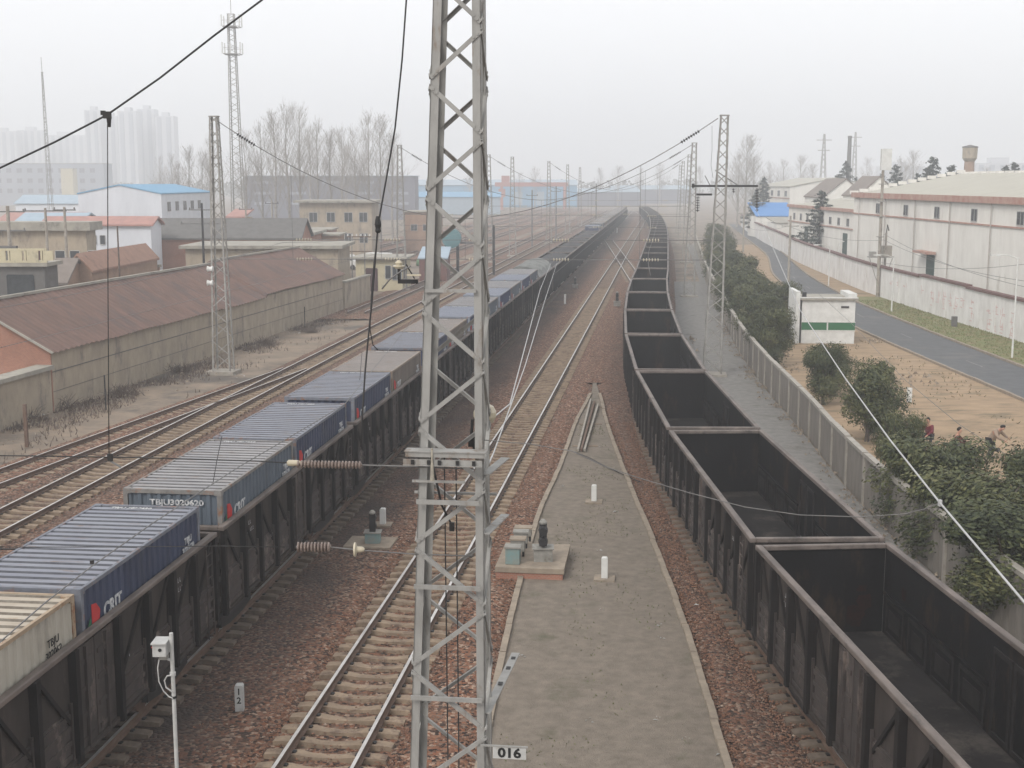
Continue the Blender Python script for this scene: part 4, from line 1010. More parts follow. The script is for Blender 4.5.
def cedar_proto(k):
    rnd = random.Random(k*5+1); t = thing('cedar_tree','x','tree'); H = 13; v=[];f=[];c=[]
    for i in range(46):
        z = H*(.14+.84*i/46); R_ = 4.6*(1-(i/46)**.9)*rnd.uniform(.45,1.2)+.2; a = i*2.4+rnd.uniform(-.4,.4)
        for j in range(int(26+R_*44)):
            q = rnd.random()**.7; dx = R_*q; w_ = .5*(1-q)*R_*.35+.12
            p = Vector((math.cos(a)*dx+rnd.gauss(0,w_), math.sin(a)*dx+rnd.gauss(0,w_), z+.35*q*R_*.5-.12*R_*q*q+rnd.gauss(0,.12)))
            t1 = Vector((rnd.gauss(0,1),rnd.gauss(0,1),rnd.gauss(0,.5))).normalized(); t2 = t1.cross(Vector((0,0,1))).normalized()
            s = .26*rnd.uniform(.6,1.3); b=len(v); v += [tuple(p-t1*s),tuple(p-t2*s*.5),tuple(p+t1*s),tuple(p+t2*s*.5)]; f.append((b,b+1,b+2,b+3)); c += [rnd.random()]*4
    crown_obj('crown',(v,f,c),M['needle'],t); MB().tube([(0,0,-.2),(0,0,H*.5),(.1,0,H*.98)],[.2,.12,.02],6).build('trunk',M['bark'],t); return t
cp = [cedar_proto(k) for k in (1,2)]; cu_ = [False]*2
cedars = [(822,194,.95,'Cedar in front of the gabled white warehouse on the right',202),(846,300,1.22,'Tall cedar beside the thin chimney',190),(838,305,1.0,'Cedar just left of the tall one by the chimney',190),(856,310,.95,'Cedar just right of the chimney',190),(810,330,.9,'Small hazy cedar left of the chimney group',190),
 (764,300,.95,'Cedar above the blue sheet roof, left of the cream warehouse',190),(757,280,.75,'Lower cedar left of the cream warehouse',190),(896,262,1.12,'Spreading cedar behind the pole antenna',180),(882,275,1.0,'Cedar hidden behind the antenna panel',180),
 (927,232,1.06,'Tall cedar clump behind the warehouse roof, left stem',180),(932,235,1.2,'Tallest cedar behind the warehouse roof',180),(918,240,.98,'Small cedar left of the tallest one behind the roof',180),(951,225,1.08,'Windswept cedar just left of the water tower',180),(1006,230,1.08,'Narrow cedar right of the water tower',180),(1014,228,1.12,'Rightmost cedar on the skyline',180)]
for i,(u,y,s,lab,_) in enumerate(cedars):
    p = at(u,180,y); k = i%2
    if not cu_[k]: cu_[k]=True; o = cp[k]; o.location=(p.x,y,0); o['label']=lab; o['group']='cedars on the right skyline'
    else: o = dup(cp[k],(p.x,y,0),i*1.9,lab,'cedars on the right skyline')
    o.scale=(s*1.25,s*1.25,s*1.04 if u != 822 else s*.84)

# ------------------------------------------------------------------ buildings
M['orangetile'] = mat('orange_tile', (.30,.175,.125), (.24,.145,.11), scale=2, c3=(.18,.11,.085), s3=1.2)
M['brick'] = mat_brick('red_brick', (.42,.185,.125), (.34,.15,.105), (.36,.29,.23), 5)
M['brick2'] = mat_brick('brown_brick', (.42,.26,.18), (.35,.22,.155), (.38,.31,.25), 5)
M['render'] = mat('grey_render', (.37,.31,.235), (.275,.232,.178), scale=1.2, c3=(.17,.15,.13), s3=.9, t3=.60, stretch=(1,1,.45))
M['yellow'] = mat('pale_yellow_render', (.50,.45,.31), (.43,.385,.27), scale=1.5, c3=(.3,.27,.2), s3=1.1)
M['slab'] = mat('flat_roof_slab', (.33,.31,.265), (.24,.225,.195), scale=1.2, c3=(.15,.14,.12), s3=.7)
M['slate'] = mat('grey_roof', (.13,.125,.12), (.10,.096,.092), scale=1.3)
M['pinkroof'] = mat('salmon_sheet_roof', (.38,.21,.18), (.30,.175,.155), scale=1.2)
M['blueroof'] = mat('blue_sheet_roof', (.13,.29,.44), (.17,.32,.46), scale=.8)
M['brightblue'] = mat('bright_blue_sheet',(.06,.19,.45),(.08,.22,.46)); M['paleblue'] = mat('pale_blue_sheet', (.32,.39,.45), (.27,.34,.40), scale=1)
M['whitesheet'] = mat('white_sheet_wall', (.60,.62,.66), (.52,.54,.58), scale=.5, stretch=(1,1,.3))
M['whwall'] = mat('cream_white_render', (.70,.685,.64), (.60,.58,.54), scale=.6, c3=(.42,.39,.34), s3=.5, t3=.66, stretch=(1,1,.35))
M['creamroof'] = mat('cream_sheet_roof', (.40,.385,.33), (.34,.325,.28), scale=.8, stretch=(.4,2,1))
M['redtrim'] = mat('faded_red_fascia', (.31,.14,.11), (.42,.30,.25), scale=1.2, sharp=.2)
M['win'] = mat('dark_window', (.03,.035,.04), (.05,.055,.06), rough=.2); M['greendoor'] = mat('dark_green_door', (.035,.07,.06), (.03,.05,.045))
M['maroon'] = mat('maroon_door', (.07,.03,.035), (.055,.03,.03)); M['fr'] = mat('window_frame', (.4,.4,.38), (.3,.3,.3))
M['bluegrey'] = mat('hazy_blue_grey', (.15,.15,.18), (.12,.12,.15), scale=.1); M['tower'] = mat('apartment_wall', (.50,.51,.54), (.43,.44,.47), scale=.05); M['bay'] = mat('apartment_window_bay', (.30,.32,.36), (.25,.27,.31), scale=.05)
M['brownroof'] = mat('brown_tile_roof', (.20,.17,.15), (.16,.135,.12), scale=1); M['pipe'] = mat('downpipe', (.42,.38,.34), (.34,.3,.27))
def house(name, label, x, y, w_, d, h, wall, roof, kind='flat', rise=1.5, over=.25, rotz=0, axis='x', openings=(), cat='building', group=None, roofth=.18, parapet=0):
    """x,y: near-left corner at rotz=0; openings: (face, along, z, w, h, material, name)"""
    t = thing(name, label, cat, (x,y,0), rotz, group)
    mb = MB()
    if kind == 'flat' or kind == 'mono': mb.box(0,w_,0,d,-.2,h)
    elif axis == 'y': mb.prism([(0,0,-.2),(w_,0,-.2),(w_,0,h),(w_/2,0,h+rise),(0,0,h)],(0,d,0))
    else: mb.prism([(0,0,-.2),(0,0,h),(0,d/2,h+rise),(0,d,h),(0,d,-.2)],(w_,0,0))
    mb.build('wall', wall, t)
    mb = MB(); o = over; th = roofth
    if kind == 'flat': mb.box(-o,w_+o,-o,d+o,h+.004,h+th)
    elif kind == 'mono': mb.quad_box([(-o,-o,h+.01),(w_+o,-o,h+.01),(w_+o,d+o,h+rise),(-o,d+o,h+rise),(-o,-o,h+.01+th),(w_+o,-o,h+.01+th),(w_+o,d+o,h+rise+th),(-o,d+o,h+rise+th)])
    elif axis == 'y':
        sl_ = rise/(w_/2)
        for s in (0,1):
            e = -o if s == 0 else w_+o; ze = h-sl_*o+.01
            pts = [(e,-o,ze),(w_/2,-o,h+rise+.01),(w_/2,-o,h+rise+th),(e,-o,ze+th)]
            mb.prism(pts if s == 0 else pts[::-1],(0,d+2*o,0))
    else:
        sl_ = rise/(d/2)
        for s in (0,1):
            e = -o if s == 0 else d+o; ze = h-sl_*o+.01
            pts = [(-o,e,ze),(-o,d/2,h+rise+.01),(-o,d/2,h+rise+th),(-o,e,ze+th)]
            mb.prism(pts[::-1] if s == 0 else pts,(w_+2*o,0,0))
    mb.build('roof', roof, t)
    for op in openings:
        fc, a, z, ww, hh, m, nm = op
        fr = MB(); k = .06
        def B(mb_, a0,a1,z0,z1,p0,p1):
            if fc == 'S': mb_.box(a0,a1,-p1,-p0,z0,z1)
            elif fc == 'E': mb_.box(w_+p0,w_+p1,a0,a1,z0,z1)
            elif fc == 'W': mb_.box(-p1,-p0,a0,a1,z0,z1)
        B(fr,a,a+ww,z-k,z,.002,.09); B(fr,a,a+ww,z+hh,z+hh+k,.002,.07); B(fr,a-k,a,z,z+hh,.002,.06); B(fr,a+ww,a+ww+k,z,z+hh,.002,.06)
        f_ = fr.build(nm, M['fr'] if nm == 'window' else m, t)
        g_ = MB(); B(g_,a+.002,a+ww-.002,z+.002,z+hh-.002,.002,.03); g_.build('pane' if nm == 'window' else 'leaf', m, f_)
        if nm == 'window' and ww > .8: g2 = MB(); B(g2,a+ww/2-.025,a+ww/2+.025,z+.004,z+hh-.004,.031,.05); g2.build('mullion', M['fr'], f_)
    return t
def WN(face, spots, z, w_, h, m=None, nm='window'): return [(face,a,z,w_,h,m or M['win'],nm) for a in spots]
def XY(u, Y): return (u-512)/FPX*CP*(Y+1.2)   # x of a picture column at distance Y for things near roof height
# long shed beside the left tracks: rendered wall, tiled roof with ribbed rows
tS = thing('long_shed', 'Long low shed with brown tiled roof and grey rendered wall beside the left tracks', 'shed', (-26.2,46,0))
shA = Vector((-26.0,46)); shB = Vector((-15.3,116.5)); sd = (shB-shA); shL = sd.length; sa = -math.atan2(sd.x, sd.y); tS.location = (shA.x,shA.y,0); tS.rotation_euler.z = sa
WSH = 8.2; EH = 3.05; RH = 5.35
SY=18.6
MB().prism([(0,SY,-.2),(0,SY,EH),(-WSH/2,SY,RH-.1),(-WSH,SY,EH),(-WSH,SY,-.2)],(0,shL-SY,0)).build('wall', M['render'], tS)
MB().prism([(.02,SY-.1,-.2),(.02,SY-.1,EH-.05),(-WSH/2,SY-.1,RH-.2),(-WSH-.05,SY-.1,EH-.05),(-WSH-.05,SY-.1,-.2)],(0,.095,0)).build('gable_wall', M['brick'], tS)
M['tile'] = mat('brown_roof_tile', (.165,.10,.08), (.115,.074,.06), scale=1.1, c3=(.105,.075,.068), s3=.5, t3=.57, stretch=(.5,1.4,1), sharp=.2)
M['tile_gap'] = mat('dark_tile_lap', (.085,.055,.048), (.06,.042,.038), scale=2)
for s_ in (0,1):
    mb = MB(); y0 = SY-.35; y1 = shL+.3; x_e = .28 if s_ == 0 else -WSH-.28; x_r = -WSH/2; per = .56; n = int((y1-y0)/per); prev = None
    for j in range(n):
        ya = y0+j*per
        for (yy, dz0) in ((ya,.0),(ya+per*.30,.055),(ya+per*.70,.055),(ya+per*.86,.0)):
            b = len(mb.v); wob = .06*noise.noise(Vector((0,yy*.1,s_)))+(.22 if yy > shL-21 else 0)
            for i in range(7):
                q = i/6; x = x_e+(x_r-x_e)*q; mb.v.append((x, yy+.10*noise.noise(Vector((x*.6,yy*.2,2))), EH-.10+(RH-EH+.12)*q+wob+dz0+.05*noise.noise(Vector((x*.5,yy*.25,0)))))
            if prev is not None:
                for i in range(6): mb.f.append((prev+i,prev+i+1,b+i+1,b+i)); mb.mi.append(1 if dz0 == 0 and abs((yy-ya)) < 1e-6 else 0)
            prev = b
    mb.build('roof_slope', [M['tile'], M['tile_gap']], tS)
MB().box(-WSH/2-.12,-WSH/2+.12,SY-.3,shL-21,RH+.03,RH+.17).box(-WSH/2-.12,-WSH/2+.12,shL-20.9,shL+.3,RH+.24,RH+.38).build('ridge', M['slab'], tS)
MB().bar((.33,SY-.40,EH-.06),(-WSH/2,SY-.40,RH+.08),.12,.10).build('verge_board', M['slab'], tS)
MB().box(.002,.03,SY,shL,1.95,1.99).box(.002,.02,SY,shL,.95,.97).build('ledge', M['slate'], tS)
MB().box(-.32,.0,-12,SY-.12,-.2,2.15).build('low_wall', M['render'], tS); MB().box(-.75,.2,-12,SY-.12,2.152,2.36).build('low_wall_coping', M['slab'], tS)
# low wall continuing from the shed to the hut
tW = thing('low_wall', 'Low crumbling rendered wall between the shed end and the yellow hut', 'wall', (-15.2,117.2,0), -.15)
MB().box(-.3,0,0,9,-.1,2.4).build('wall_panel', M['render'], tW); MB().box(-.4,.1,0,9,2.402,2.55).build('coping', M['slab'], tW)
# yellow hut
Xh = XY(356,138)
house('yellow_hut','Small pale yellow hut with maroon door and flat roof beside the left track',Xh,137.5,5.0,6,3.35,M['yellow'],M['slab'],'flat',over=.55,rotz=ROT*.6,roofth=.22,openings=[('S',1.15,.0,1.15,2.35,M['maroon'],'door'),('S',3.2,1.3,.55,1.35,M['win'],'window'),('S',3.95,1.2,.95,1.5,M['win'],'window'),('E',.8,1.2,1.4,1.3,M['win'],'window')],cat='hut')
tt = thing('transformer_rack','Rusty pole rack with insulators on the roofline left of the yellow hut','rack',(XY(352,132),132,0))
for x in (0,1.3): MB().tube([(x,0,0),(x,0,6.3)],.06,6).build('post',M['steel_far'],tt)
mb = MB(); mb.box(-.5,2.0,-.04,.04,5.9,6.0).box(-.5,2.0,-.04,.04,4.4,4.5); mb.build('crossarm',M['rail_side'],tt)
for k in range(6): MB().lathe([(.03,0),(.09,.05),(.03,.12),(.09,.17),(.03,.22)],(-.4+k*.45,0,6.0),7).build('insulator',M['white'],tt)
# buildings behind the shed
def hb(u0,u1,Y,name,label,h,d,wall,roof,**k):
    x0 = XY(u0,Y); x1 = XY(u1,Y); return house(name,label,x0,Y,x1-x0,d,h,wall,roof,**k)
hb(186,338,121,'flat_roofed_store','Long low store with wide flat concrete roof behind the shed roof',5.3,9,M['render'],M['slab'],over=.5,rotz=0,openings=WN('S',[3,7.5],2.6,1.2,1.2),roofth=.3)
hb(151,300,141,'brick_workshop','Red brick workshop with grey pitched roof behind the shed',5.4,8,M['brick'],M['slate'],kind='gable',rise=1.9,over=.3,openings=WN('S',[6,12],2.4,1.1,1.2))
hb(228,312,150,'brick_garage','Low red brick building with pale flat roof left of the poplars foot',5.4,9,M['brick'],M['slab'],over=.4,roofth=.3,openings=WN('S',[2,5],2.4,1.2,1.2))
hb(313,338,158,'brick_annex','Small brick annex with white pillars beside the flat-roofed store',5.0,6,M['brick2'],M['slab'],over=.3,openings=WN('S',[.5,1.5,2.3],1.8,.5,2.4,M['white'],'panel'))
hb(267,330,178,'low_brick_shed','Low reddish shed with thin roof behind the brick garage',4.9,7,M['brick'],M['slab'],over=.3,openings=WN('S',[1.2],2.6,1.4,1.0))
hb(300,372,200,'two_storey_block','Grey two-storey block with pale flat roof under the poplars',8.3,11,M['render'],M['slab'],over=.8,roofth=.35,openings=WN('S',[1.5,4.2,6.9,9.2],5.4,1.2,1.4)+WN('S',[1.5,4.2,6.9,9.2],2.2,1.2,1.4))
hb(228,244,170,'red_roofed_house','Little tan house with bright salmon roof beside the shed mast',6.8,6,M['render'],M['pinkroof'],kind='mono',rise=.9,over=.2,openings=WN('S',[.6],3.6,.9,.9))
hb(0-60,46,86,'dark_garage','Dark-fronted garage with pale pierced balustrade at the left edge',5.9,2.5,M['slate'],M['slab'],over=.3,roofth=.25,openings=[('S',2.2+a,1.0,1.7,4.3,M['win'],'door') for a in (0,2.4)])
gar = [o for o in C.objects if o.name.startswith('dark_garage')][0]
gw = XY(46,86)-XY(-60,86)
mb = MB().box(-.3,gw+.3,-.3,-.15,6.16,6.30).box(-.3,gw+.3,-.3,-.15,6.95,7.1)
n = 28
for k in range(n+1):
    x = -.28+k*(gw+.5)/n
    mb.box(x-.06,x+.06,-.29,-.16,6.301,6.949)
    if k % 4 == 0: mb.box(x-.16,x+.5,-.295,-.155,6.302,6.948)
mb.build('balustrade', M['yellow'], gar)
MB().box(gw-4.6,gw-3.9,-.06,-.004,4.6,5.2).build('sign_board', M['cream'], gar)
hb(48,66,92,'tiled_house','Small house with faded brown tiled roof beside the dark garage',4.3,5,M['brick2'],M['brownroof'],kind='gable',rise=1.5,over=.2,openings=WN('S',[.8],2.6,.9,1.2))
xg = XY(66,95); house('gabled_outhouse','Narrow brick outhouse whose gable faces the camera, orange tiled roof',xg,95,1.95,16,5.0,M['brick2'],M['orangetile'],kind='gable',rise=1.1,axis='y',over=.15,rotz=-.03)
tw = thing('yard_wall','Low brick yard wall with grey coping behind the orange-roofed outhouse','wall',(XY(92,112),112,0),-.1)
MB().box(0,6,0,.3,-.1,4.2).build('wall_panel',M['brick2'],tw); MB().box(-.1,6.1,-.1,.4,4.202,4.4).build('coping',M['slab'],tw)
hb(-30,88,115,'grey_depot','Grey depot with deep pale fascia and maroon door at the left edge',7.2,2.6,M['render'],M['slab'],over=.5,roofth=.75,openings=[('S',5.3,2.5,1.4,3.0,M['maroon'],'door')]+WN('S',[7.7,9.0,10.6],3.4,.8,2.0)+WN('S',[11.6],3.0,.9,2.4))
hb(45,152,136,'pink_roofed_shed','Long white shed with salmon-pink sheet roof',7.0,4,M['whitesheet'],M['pinkroof'],kind='gable',rise=.7,over=.35,openings=WN('S',[5,5.9],5.0,.5,.9))
hb(15,78,150,'pale_blue_shed','Pale blue sheet roof shed behind the grey depot',6.5,9,M['whitesheet'],M['paleblue'],kind='gable',rise=1.2,over=.3)
hb(0,77,175,'red_shed','Thin salmon roof shed behind the pale blue one',6.2,8,M['brick2'],M['pinkroof'],kind='gable',rise=1.0,over=.3)
xw = XY(80,190); house('blue_roofed_warehouse','White warehouse with bright blue sheet roof, gable to the camera',xw,190,XY(163,190)-xw,30,9.7,M['whitesheet'],M['blueroof'],kind='gable',rise=1.25,axis='y',over=.12,rotz=-.01,openings=WN('E',[3,7.5,12,16.5,21],7.2,1.8,1.3))
hb(16,80,300,'blue_strip_roof','Long low building with pale blue roof in front of the far trees',6.5,12,M['whitesheet'],M['paleblue'],kind='gable',rise=1.8,over=.3)
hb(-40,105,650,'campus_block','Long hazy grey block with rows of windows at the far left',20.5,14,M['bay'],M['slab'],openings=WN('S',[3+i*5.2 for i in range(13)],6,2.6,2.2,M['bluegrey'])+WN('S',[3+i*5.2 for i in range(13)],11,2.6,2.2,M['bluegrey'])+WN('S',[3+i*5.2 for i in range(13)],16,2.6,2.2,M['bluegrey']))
hb(62,74,600,'pale_stair_block','Pale square block in front of the hazy campus building',17.5,6,M['yellow'],M['slab'])
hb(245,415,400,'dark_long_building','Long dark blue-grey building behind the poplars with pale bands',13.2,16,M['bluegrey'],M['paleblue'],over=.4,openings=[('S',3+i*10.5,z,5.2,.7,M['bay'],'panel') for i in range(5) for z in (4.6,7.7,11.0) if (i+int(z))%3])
hb(415,577,600,'blue_shed_row','Long bright blue shed with white roof behind the red gantry',10.0,25,M['blueroof'],M['paleblue'],kind='gable',rise=2.4,axis='x',over=.5,openings=[('S',6+i*10,1,3.4,6,M['paleblue'],'panel') for i in range(6)])
hb(418,500,460,'pale_blue_hall','Pale blue hall seen behind the big mast',6.2,14,M['paleblue'],M['blueroof'],kind='gable',rise=1.6,over=.4)
hb(405,440,215,'brown_yard_building','Brownish yard building just left of the big mast',6.5,9,M['brick2'],M['slab'],over=.3,openings=WN('S',[1,3],3.5,1,1))
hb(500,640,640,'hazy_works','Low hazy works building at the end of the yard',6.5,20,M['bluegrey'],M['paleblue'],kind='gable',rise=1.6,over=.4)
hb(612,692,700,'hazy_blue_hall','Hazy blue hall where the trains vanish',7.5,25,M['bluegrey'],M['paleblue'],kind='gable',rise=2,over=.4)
# high-rise blocks in the haze
M['vtower'] = M['tower']
for k,(u0,u1,vt,Y,lab) in enumerate([(88,104,110,800,'Leftmost tower of the tall hazy apartment group'),(104,121,116,830,'Second tower of the tall hazy apartment group'),(121,140,111,790,'Third tower, the tallest looking, of the hazy apartment group'),(140,158,109,810,'Fourth tower of the tall hazy apartment group'),(158,177,116,800,'Rightmost tower of the tall hazy apartment group'),(-12,20,131,900,'Hazy slab block at the far left edge'),(20,46,130,910,'Hazy slab block second from the left edge'),(46,88,135,930,'Wide hazy slab block left of the tall apartment group'),(880,925,166,760,'Faint pale block on the right skyline'),(975,1030,163,560,'Faint long block right of the water tower')]):
    Y *= 1.35; h = at(0,vt,Y).z; x0 = XY(u0,Y); x1 = XY(u1,Y); n = max(2,int((x1-x0)/6))
    t = thing('apartment_tower', lab, 'apartment block', (x0,Y,0), 0, 'hazy high-rise blocks')
    MB().box(0,x1-x0-.6,0,14,-.2,h).build('wall', M['tower'], t)
    mb = MB()
    for i in range(n):
        xx = (x1-x0-.6)*(i+.2)/n; mb = MB().box(xx,xx+(x1-x0)/n*.45,-.5,-.002,2,h-1); mb.build('window_bay', M['bay'], t)
    MB().box((x1-x0)*.3,(x1-x0)*.62,3,11,h,h+3.2).build('roof_plant', M['tower'], t)
# ---- right-hand factory
def facadeW(t, y0s, x, zz, ww, hh, m, nm):
    pass
A = house('large_warehouse','Large cream-white warehouse with red fascia, nearest on the right',42,88,26,72,9.75,M['whwall'],M['creamroof'],kind='gable',rise=2.55,axis='y',over=.15,openings=WN('W',[y-88-.75 for y in (149.3,138.7,128.5,118.1,107.3,97,)],7.95,1.5,1.05)+[('W',128.6-88,.2,2.3,4.0,M['greendoor'],'door')])
def addp(t, nm, m, *boxes):
    for bx in boxes: MB().box(*bx).build(nm, m, t)
addp(A,'fascia',M['redtrim'],(-.35,-.16,-.1,72.1,9.6,10.2)); addp(A,'band',M['redtrim'],(-.12,-.002,0,72,7.62,7.76))
addp(A,'door_canopy',M['redtrim'],(-1.0,-.1,40.0,44.6,4.35,4.6))
for y in (4,14.8,25.6,36.4,47.2,58,69): addp(A,'downpipe',M['pipe'],(-.16,-.121,y,y+.14,.1,9.59))
mb = MB()
for k in range(26): yy = k*2.8; mb.box(12.7,13.3,yy,yy+1.1,12.4,12.68)
mb.build('ridge_vent', M['whwall'], A)
mb = MB()
for k in range(12):
    q = k/11; x = 13*q; MB().box(x-.5,x+.5,72.0,72.3,10.0+2.5*q,10.4+2.5*q).build('verge_tile', M['whwall'], A)
Bb = house('low_warehouse','Lower cream warehouse with a row of eight small windows',46,173.2,20,43,7.5,M['whwall'],M['creamroof'],kind='gable',rise=1.3,axis='y',over=.15,openings=WN('W',[46*FPX/CP/(u-512)-1.0-173.2-.9 for u in (794,800.5,807.1,814.2,821.8,829.8,838.2,847.3)],5.5,1.3,.95)+[('W',46*FPX/CP/(u-512)-173.2-1.6,.2,2.2,4.2,M['greendoor'],'door') for u in (807.5,846.5)])
addp(Bb,'fascia',M['redtrim'],(-.35,-.16,-.1,43.1,7.4,7.85)); addp(Bb,'band',M['redtrim'],(-.14,-.002,0,43,5.05,5.2))
Cc = house('gabled_warehouse','Far cream warehouse with high windows, its gable facing the camera',63.9,300,21,40,10.3,M['whwall'],M['creamroof'],kind='gable',rise=2.0,axis='y',over=.2,openings=WN('W',[3,11,19,27],8.2,2.6,1.2)); addp(Cc,'band',M['redtrim'],(-.12,-.002,0,40,7.6,7.8))
house('gabled_store','White gabled store with brown roof behind the low warehouse',XY(822,222),222,7.6,14,8.9,M['whwall'],M['brownroof'],kind='gable',rise=3.0,axis='y',over=.2)
house('brown_roofed_store','Store with brown roof and red eaves right of the white gable',XY(842,226)+2.1,227,7,12,9.2,M['redtrim'],M['brownroof'],kind='gable',rise=1.8,axis='x',over=.2)
house('arched_store','White gabled store just left of the antenna pole',XY(858,200),200,6.0,10,9.4,M['whwall'],M['brownroof'],kind='gable',rise=2.8,axis='y',over=.2)
house('blue_lean_to','Bright blue lean-to roof beyond the factory wall',51.2,272,8.2,10,4.3,M['whwall'],M['brightblue'],kind='mono',rise=2.6,over=.2)
house('grey_yard_shed','Low grey shed roof in front of the bright blue lean-to',50.6,248,4.5,10,3.6,M['whwall'],M['slab'],kind='mono',rise=.8,over=.2)
# water tower and chimney
t = thing('water_tower','Brick water tower with wide round tank on the right skyline','water tower',(XY(968,230),231,0))
MB().lathe([(1.1,-.2),(.85,15.0)],n=16).build('shaft',M['brick2'],t); MB().lathe([(.86,15.0),(1.25,15.6),(1.3,17.4)],n=18).build('tank',M['render'],t); MB().lathe([(1.36,17.4),(1.36,17.6),(.2,17.9)],n=18).build('tank_roof',M['slate'],t)
t = thing('chimney','Thin tall brick chimney behind the cedars on the right','chimney',(XY(847,350),350,0)); MB().lathe([(.8,-.2),(.5,23)],n=12).build('shaft',M['slate'],t); MB().lathe([(.58,23),(.58,23.6)],n=12).build('rim',M['slate'],t)
for u,v0,Y,lab in ((822,134,520,'Faint lattice pylon left of the chimney'),(853,132,600,'Very faint lattice pylon right of the chimney')):
    h = at(u,v0,Y).z; t,_ = lattice('pylon',lab,(XY(u,Y),Y,0),h,3.4,3.4,.7,.7,M['steel_far'],0,'far pylons',n=12,leg=.3,lw=.16)
    t['category']='pylon'; MB().box(-3,3,-.15,.15,h-2.5,h-2.2).box(-2.4,2.4,-.15,.15,h-6.5,h-6.2).build('crossarm',M['steel_far'],t)
# telecom tower, guyed mast, red gantry
Y=230; h = at(237,14,Y).z; t,_ = lattice('telecom_tower','Tall telecom lattice tower with antenna platforms above the poplars',(XY(239,Y),Y,0),h,2.3,2.3,1.15,1.15,M['steel_far'],0,'towers',top_off=(-.2,0),n=34,leg=.17,lw=.08)
t['category']='telecom tower'
for zz in (h-2.2,h-6.8):
    mb = MB()
    for s in (-1,1): mb.box(-1.5,1.2,s*1.3-.04,s*1.3+.04,zz,zz+.1).box(-1.55+ (0 if s<0 else 2.75),-1.45+(0 if s<0 else 2.75),-1.3,1.3,zz,zz+.1).box(-1.5,1.2,s*1.3-.03,s*1.3+.03,zz+1,zz+1.06)
    mb.box(-1.2,.9,-1.2,1.2,zz-.08,zz-.01); mb.build('platform',M['steel_far'],t)
    for x,yy in ((-1.7,-1),(1.4,-1),(-1.7,1),(1.4,1),(-.2,-1.5)): MB().box(x-.09,x+.09,yy-.1,yy+.1,zz+.1,zz+2.0).build('antenna_panel',M['white'],t)
MB().tube([(-.2,0,h),(-.2,0,h+3.0)],.05,5).build('lightning_rod',M['steel_far'],t)
Y=240; h=at(50,72,Y).z; t,_=lattice('radio_mast','Very thin tapering radio mast at the far left against the sky',(XY(52,Y),Y,0),h,1.0,1.0,.25,.25,M['steel_far'],0,'towers',top_off=(-.3,0),n=26,leg=.07,lw=.04); t['category']='radio mast'
MB().tube([(-.3,0,h),(-.35,0,h+2.6)],.05,5).build('tip',M['steel_far'],t)
M['gantry'] = mat('faded_red_gantry',(.36,.16,.14),(.30,.15,.13))
Y=540; xa,xb = XY(501,Y),XY(566,Y); t=thing('gantry_crane','Faded red gantry crane standing over the yard','crane',(xa,Y,0)); W_=xb-xa
MB().box(-2.5,W_+.8,-.8,.8,9.6,11.3).box(-2.5,W_+.8,5.5,7,9.6,11.3).build('girder',M['gantry'],t)
for x in (.3,W_-.4):
    for yy in (-1.5,5.5): MB().bar((x,yy*1.3,0),(x,yy*.8+.8,9.58),1.1,.9).build('leg',M['gantry'],t)
MB().box(.2,3.6,.9,5.4,11.31,14.0).build('trolley',M['gantry'],t); MB().box(-1.0,1.8,-1.2,1.2,5.2,8.6).build('cab',M['gantry'],t)
# teal tank on legs, dark pole arm, red wagons near the left tracks
Y=160; t=thing('tank_on_legs','Teal horizontal tank on dark legs seen through the big mast','tank',(XY(452,Y),Y,0))
MB().lathe([(.2,-1.6),(1.15,-1.5),(1.15,1.5),(.2,1.6)],(0,0,4.6),16,(0,1,0)).build('drum',M['teal'],t)
for x in (-.7,.7):
    for yy in (-1,1): MB().box(x-.14,x+.14,yy-.14,yy+.14,-.1,3.8).build('leg',M['black'],t)
MB().box(1.0,5.2,-.12,.12,3.9,4.2).build('walkway',M['wire_grey'],t)
mb=MB().box(5.0,5.3,-.2,.2,-.1,6.2); mb.build('post',M['black'],t)
M['redwagon']=mat('dull_red_planks',(.16,.075,.065),(.11,.06,.055),scale=2)
house('dull_red_hut','Dull red plank shed between the hut and the big mast',XY(419,150),150,3.2,8,2.6,M['redwagon'],M['paleblue'],kind='mono',rise=.9,over=.15,cat='shed')
M['net']=mat('green_netting',(.08,.17,.08),(.11,.19,.10),scale=2)
#
o=MB().lathe([(2.0,0),(1.9,.8),(1.3,1.5),(.3,1.8)],n=14).build('netted_heap',M['net'],smooth=True,loc=(XY(430,180),180,0)); tag(o,'Low heap under green netting left of the big mast','heap')
# white vans parked behind the hut
def van(u,Y,lab,m):
    t=thing('parked_van',lab,'van',(XY(u,Y),Y,0),R(75),'vehicles in the yard')
    MB().prism([(-.9,-2.3,.35),(-.9,-2.3,1.0),(-.9,-1.5,1.15),(-.9,-.9,1.9),(-.9,2.2,1.95),(-.9,2.3,.35)],(1.8,0,0)).build('body',m,t)
    for x in (-.86,.86):
        for yy in (-1.4,1.5): MB().lathe([(.33,-.1),(.33,.1)],(x,yy,.33),12,(1,0,0)).build('wheel',M['black'],t)
    MB().prism([(-.92,-1.35,1.2),(-.92,-.85,1.8),(-.92,1.9,1.8),(-.92,1.9,1.2)],(1.84,0,0)).build('side_window',M['win'],t)
van(345,172,'White van parked behind the yellow hut, left one',M['white']); van(383,176,'White van parked behind the yellow hut, right one',M['white'])

